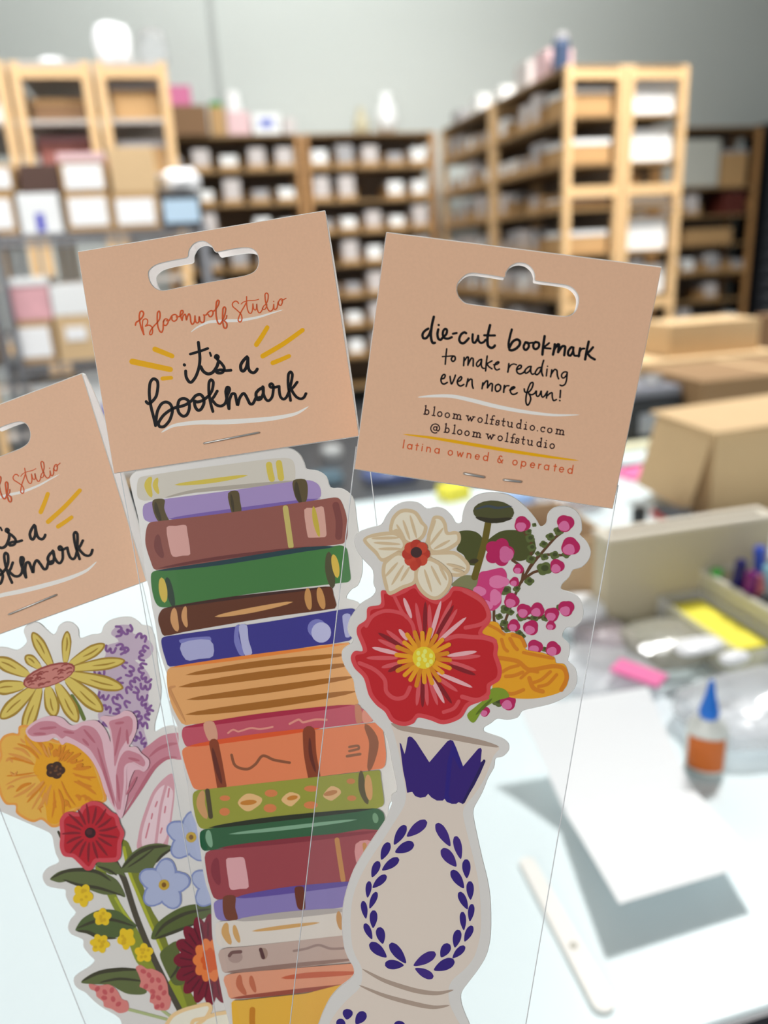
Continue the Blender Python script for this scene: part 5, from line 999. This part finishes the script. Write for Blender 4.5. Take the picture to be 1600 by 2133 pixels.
KL.poly(m, 'F', q, (222, 150, 62)); KL.poly(m, 'F', grow(q, -22), (222, 172, 72)); KL.poly(m, 'F', '210,1000 300,1030 480,1080 620,1080 740,1190 800,1320 860,1530 760,1570 660,1600 560,1640 480,1740 400,1720 380,1600 330,1480 340,1400 280,1300 300,1200 230,1120', (222, 156, 18))
for i in range(50):
    a = 2 * math.pi * i / 50 + r_.uniform(-.05, .05); ca, sa = math.cos(a), math.sin(a); R1 = 90
    while R1 < 520 and inside((460 + (R1 + 40) * ca, 1295 + (R1 + 40) * sa), q): R1 += 15
    r0 = r_.uniform(0.28, 0.5) * R1; r1 = r_.uniform(0.72, 0.98) * R1; w_ = r_.uniform(14, 32); k_ = r_.uniform(-.09, .09)
    if r_.random() < .35: r0 = r1 - 60
    KL.line(m, 'F', [(460 + r0 * ca, 1295 + r0 * sa), (460 + (r0 + r1) / 2 * math.cos(a + k_), 1295 + (r0 + r1) / 2 * math.sin(a + k_)), (460 + r1 * ca, 1295 + r1 * sa)], w_, (206, 126, 16) if (ca > -.2 or i % 3 == 0) else (212, 144, 62), mid=1)
KL.ell(m, 'F', 463, 1295, 76, 68, (58, 30, 16), lob=5, amp=0.2)
for i in range(9): KL.ell(m, 'F', 463 + r_.uniform(-45, 45), 1295 + r_.uniform(-42, 42), 11, 10, (104, 62, 30), n=8)
KL.art('printed_flower', m, 'big yellow orange flower print')
# bud and lily
m = MB(); BO = (204, 152, 162)
KL.poly(m, 'F', '1435,1325 1455,1450 1445,1600 1410,1850 1380,1960 1290,2010 1150,1960 1150,1860 1180,1720 1260,1500 1340,1390', BO); KL.poly(m, 'F', '1370,1420 1440,1470 1430,1600 1390,1850 1300,1975 1200,1960 1180,1860 1210,1720 1290,1500', (224, 196, 202))
KL.line(m, 'F', P('1400,1370 1340,1600 1290,1980'), 24, BO); 
for s_ in '1410,1450,1400,1520 1310,1560,1295,1600 1270,1660,1262,1700 1380,1600,1372,1650 1350,1780,1338,1820 1245,1740,1215,1860'.split(): a = list(map(float, s_.split(','))); KL.line(m, 'F', [(a[0], a[1]), (a[2], a[3])], 13, (198, 120, 134))
KL.art('printed_bud', m, 'pale pink bud print')
m = MB(); LP = (218, 178, 188); LM = (194, 128, 142); LDk = (178, 100, 116)
KL.poly(m, 'F', '1180,1140 1250,1080 1330,1020 1400,995 1490,985 1620,1010 1620,1180 1490,1210 1400,1190 1320,1230 1250,1320 1150,1460 1060,1600 1010,1700 1000,1600 1080,1380', LM)
KL.line(m, 'F', P('1240,1190 1320,1120 1420,1080 1480,1075'), 30, LDk, mid=1); KL.line(m, 'F', P('1480,1190 1380,1200 1280,1280 1160,1470 1020,1690'), 36, LDk, mid=1)
KL.poly(m, 'F', '218,965 300,882 420,842 520,858 600,920 700,888 800,880 860,925 900,990 925,1060 915,960 880,900 838,862 870,840 940,845 1000,825 1040,800 1100,810 1140,870 1140,960 1100,1060 1080,1098 1140,1100 1180,1150 1242,1205 1242,1262 1205,1305 1160,1290 1120,1300 1080,1400 1060,1540 1015,1695 960,1620 880,1480 830,1330 760,1200 650,1100 560,1062 520,1082 470,1020 400,1052 280,1050', LP)
KL.poly(m, 'F', '235,965 330,892 450,888 520,930 620,962 700,922 790,945 850,1040 880,1200 920,1360 990,1640 960,1560 890,1400 845,1280 760,1130 660,1060 560,1010 520,1030 460,990 380,1005 270,1010', LM)
KL.poly(m, 'F', '915,890 1000,862 1070,842 1108,880 1100,980 1040,1070 1000,1140 960,1262 950,1100 930,960', LM)
KL.poly(m, 'F', '975,1600 972,1450 975,1300 1000,1200 1040,1140 1080,1130 1170,1165 1212,1225 1200,1262 1150,1240 1110,1225 1060,1262 1062,1420 1040,1540 1005,1620', LM)
rays(KL, m, 'F', 0, 0, '330,950,480,935 280,990,390,990 530,970,625,985 700,950,800,1070 690,1030,745,1090 960,905,1040,895 1010,930,960,1180 1060,950,1070,1080 1070,1190,1170,1215 815,1100,960,1600 975,1320,1000,1560 1140,1350,1055,1500', 24, LDk)
KL.line(m, 'F', P('1020,1620 1045,1420 1050,1270 1100,1240 1180,1285'), 22, LP)
KL.art('printed_flower', m, 'pink lily print')
# leaves and stems (G frame)
LF = (92, 102, 58); LK = (60, 58, 38)
m = MB(); KL.poly(m, 'G', '735,380 790,400 850,560 960,900 1060,1080 1180,1400 1345,1700 1240,1750 1100,1350 960,1060 850,800 780,600', (116, 122, 38), n=3)
KL.line(m, 'G', P('560,600 700,900 830,1100 1000,1420'), 66, (128, 138, 44)); KL.line(m, 'G', P('755,440 800,640 900,880 1060,1260'), 26, (164, 168, 40)); KL.line(m, 'G', P('1150,1520 1220,1730'), 90, (140, 148, 40)); KL.line(m, 'G', P('690,840 760,960 840,1060'), 22, (164, 172, 50)); KL.line(m, 'G', P('820,1180 880,1330 960,1400'), 60, (134, 142, 44))
KL.line(m, 'G', P('685,555 760,700 850,980 960,1250 1080,1500 1205,1740'), 46, (72, 66, 52)); KL.art('printed_stems', m, 'green and dark stems')
def leaf(pts, darks, col=LF):
    m = MB(); KL.poly(m, 'G', pts, col)
    for p_, w_ in darks: KL.line(m, 'G', P(p_), w_, LK, mid=1)
    KL.art('printed_leaf', m)
leaf('530,575 560,550 640,550 700,560 740,620 770,670 720,650 640,650', [('540,585 640,620 700,660', 20)])
leaf('170,685 240,630 350,605 500,607 600,640 690,690 740,760 765,832 700,810 600,812 500,780 420,740 330,705 250,716 200,705', [('175,685 300,625 450,615 560,640 655,705', 30), ('270,690 400,735 560,760 760,825', 26)])
leaf('735,602 800,500 900,430 1020,405 1125,425 1150,450 1060,500 1010,560 960,630 870,640 800,636 745,636', [('738,605 840,500 960,440 1110,425', 32), ('780,600 900,520 1000,440', 16), ('1150,440 1060,500 1010,560', 22)])
leaf('370,1090 430,1000 560,935 700,940 800,1010 855,1062 800,1100 740,1140 640,1160 540,1142 480,1105 400,1105', [('380,1082 520,1025 660,1010 845,1065', 28), ('380,1100 470,1110 560,1150 700,1160', 30)], (78, 94, 50))
leaf('970,1155 1010,1050 1120,960 1250,900 1420,880 1520,890 1450,970 1300,1045 1150,1112 1010,1168', [('1000,1150 1080,1050 1250,960 1450,925', 30), ('1000,1165 1150,1110 1330,1040', 26)], (82, 94, 44))
leaf('415,1505 520,1430 680,1395 850,1400 900,1450 935,1590 800,1602 720,1570 650,1530 500,1522', [('420,1500 560,1430 740,1405 860,1410', 32), ('560,1510 720,1480 920,1500', 22)])
leaf('1040,1290 1100,1220 1180,1185 1200,1300 1245,1500 1160,1530 1100,1440', [('1200,1320 1180,1400 1120,1480', 24)], (88, 98, 46))
def blue(cx, cy, r, centre=True):
    m = MB()
    for i in range(5):
        a = -1.45 + i * 2 * math.pi / 5; KL.ell(m, 'G', cx + r * .56 * math.cos(a), cy + r * .56 * math.sin(a), r * .48, r * .43, (124, 136, 184), a, lob=3, amp=0.1)
    for i in range(5):
        a = -1.45 + i * 2 * math.pi / 5; KL.ell(m, 'G', cx + r * .56 * math.cos(a), cy + r * .56 * math.sin(a), r * .41, r * .355, (166, 174, 204), a, lob=3, amp=0.1)
    KL.ell(m, 'G', cx, cy, r * .21, r * .21, (190, 156, 50)); KL.ell(m, 'G', cx, cy, r * .09, r * .1, (120, 80, 24)); KL.art('printed_flower', m, 'small pale blue flower print')
blue(1290, 355, 200); blue(1075, 732, 202); blue(1480, 740, 195)
m = MB(); q = P('255,330 250,220 290,160 340,150 400,155 425,105 500,68 580,80 660,150 710,180 730,250 762,320 740,400 735,500 700,545 600,552 545,552 510,605 460,615 400,560 350,515 280,500 250,430')
m = MB(); KL.line(m, 'G', P('235,315 255,360'), 20, LK); KL.poly(m, 'G', q, (200, 66, 78)); KL.poly(m, 'G', grow(q, -34), (180, 18, 36))
for i in range(17):
    a = 2 * math.pi * i / 17 + .15; r1 = 205 if i % 2 else 225; KL.line(m, 'G', [(490 + 70 * math.cos(a), 318 + 70 * math.sin(a)), (490 + 140 * math.cos(a + .03), 318 + 140 * math.sin(a + .03)), (490 + r1 * math.cos(a), 318 + r1 * math.sin(a) * 1.05)], 22, (128, 16, 32), mid=1)
KL.ell(m, 'G', 492, 318, 44, 42, (48, 14, 20)); KL.ell(m, 'G', 485, 310, 24, 24, (74, 26, 32)); KL.art('printed_flower', m, 'red anemone print')
for x, y, rx, ry, lb in ((430, 818, 74, 84, 5), (585, 990, 66, 64, 5), (565, 1200, 72, 70, 6), (775, 1160, 66, 80, 5), (915, 1275, 68, 70, 5)):
    m = MB(); KL.ell(m, 'G', x, y, rx, ry, (224, 188, 26), lob=lb, amp=0.34, ph=x)
    for i in range(6): KL.ell(m, 'G', x + r_.uniform(-.5, .5) * rx, y + r_.uniform(-.5, .5) * ry, 14, 13, (206, 166, 20), n=8)
    KL.art('printed_blossom', m)
for pts, dots in (('480,1520 560,1532 640,1525 700,1570 740,1640 785,1660 790,1730 720,1752 660,1720 600,1700 590,1660 540,1620 530,1580 490,1560', '545,1560 605,1585 660,1570 670,1640 712,1680 600,1630'), ('850,1390 890,1370 940,1400 980,1400 1060,1440 1100,1520 1110,1600 1130,1640 1110,1720 1050,1730 1000,1720 990,1680 960,1660 965,1600 920,1560 880,1540 890,1500 870,1440', '910,1420 955,1450 980,1490 1030,1490 930,1540 985,1580 1045,1550 1030,1630 985,1620 1075,1590 1060,1690 1020,1700')):
    m = MB(); x0_, y0_ = P(pts)[5]
    KL.line(m, 'G', P('780,1720 900,1750 1090,1800') if pts[0] == '4' else P('1050,1720 1100,1760 1160,1800'), 24, (166, 176, 124))
    KL.poly(m, 'G', pts, (208, 124, 118), n=4)
    for s_ in dots.split(): x, y = map(float, s_.split(',')); KL.ell(m, 'G', x, y, 18, 24, (188, 84, 88), r_.uniform(0, 3), n=12)
    KL.art('printed_flower', m, 'pink flower spike print')
m = MB(); MR = (116, 12, 38)
KL.ell(m, 'G', 1440, 1330, 270, 340, MR, lob=16, amp=0.2)
for i in range(26):
    a = 2 * math.pi * i / 26; KL.line(m, 'G', [(1440 + 150 * math.cos(a), 1330 + 190 * math.sin(a)), (1440 + 235 * math.cos(a + .05), 1330 + 295 * math.sin(a + .05))], 12, (84, 8, 30))
KL.ell(m, 'G', 1440, 1330, 128, 165, (222, 120, 56), lob=10, amp=0.2); KL.ell(m, 'G', 1440, 1330, 70, 92, (206, 86, 24), lob=8, amp=0.2); KL.art('printed_flower', m, 'dark red zinnia print with orange centre')
m = MB(); CR = (226, 192, 142)
KL.poly(m, 'G', '1090,1840 1140,1770 1220,1730 1320,1700 1420,1675 1450,1710 1420,1780 1480,1760 1600,1740 1700,1760 1700,2200 1100,2200', (232, 220, 204))
KL.line(m, 'G', P('1090,1850 1140,1775 1220,1730 1320,1700 1420,1680 1445,1715 1405,1790 1340,1840'), 30, CR); KL.line(m, 'G', P('1290,1860 1310,1810 1400,1790 1480,1760 1600,1740'), 30, CR); KL.art('printed_flower', m, 'cream rose print at the bottom')
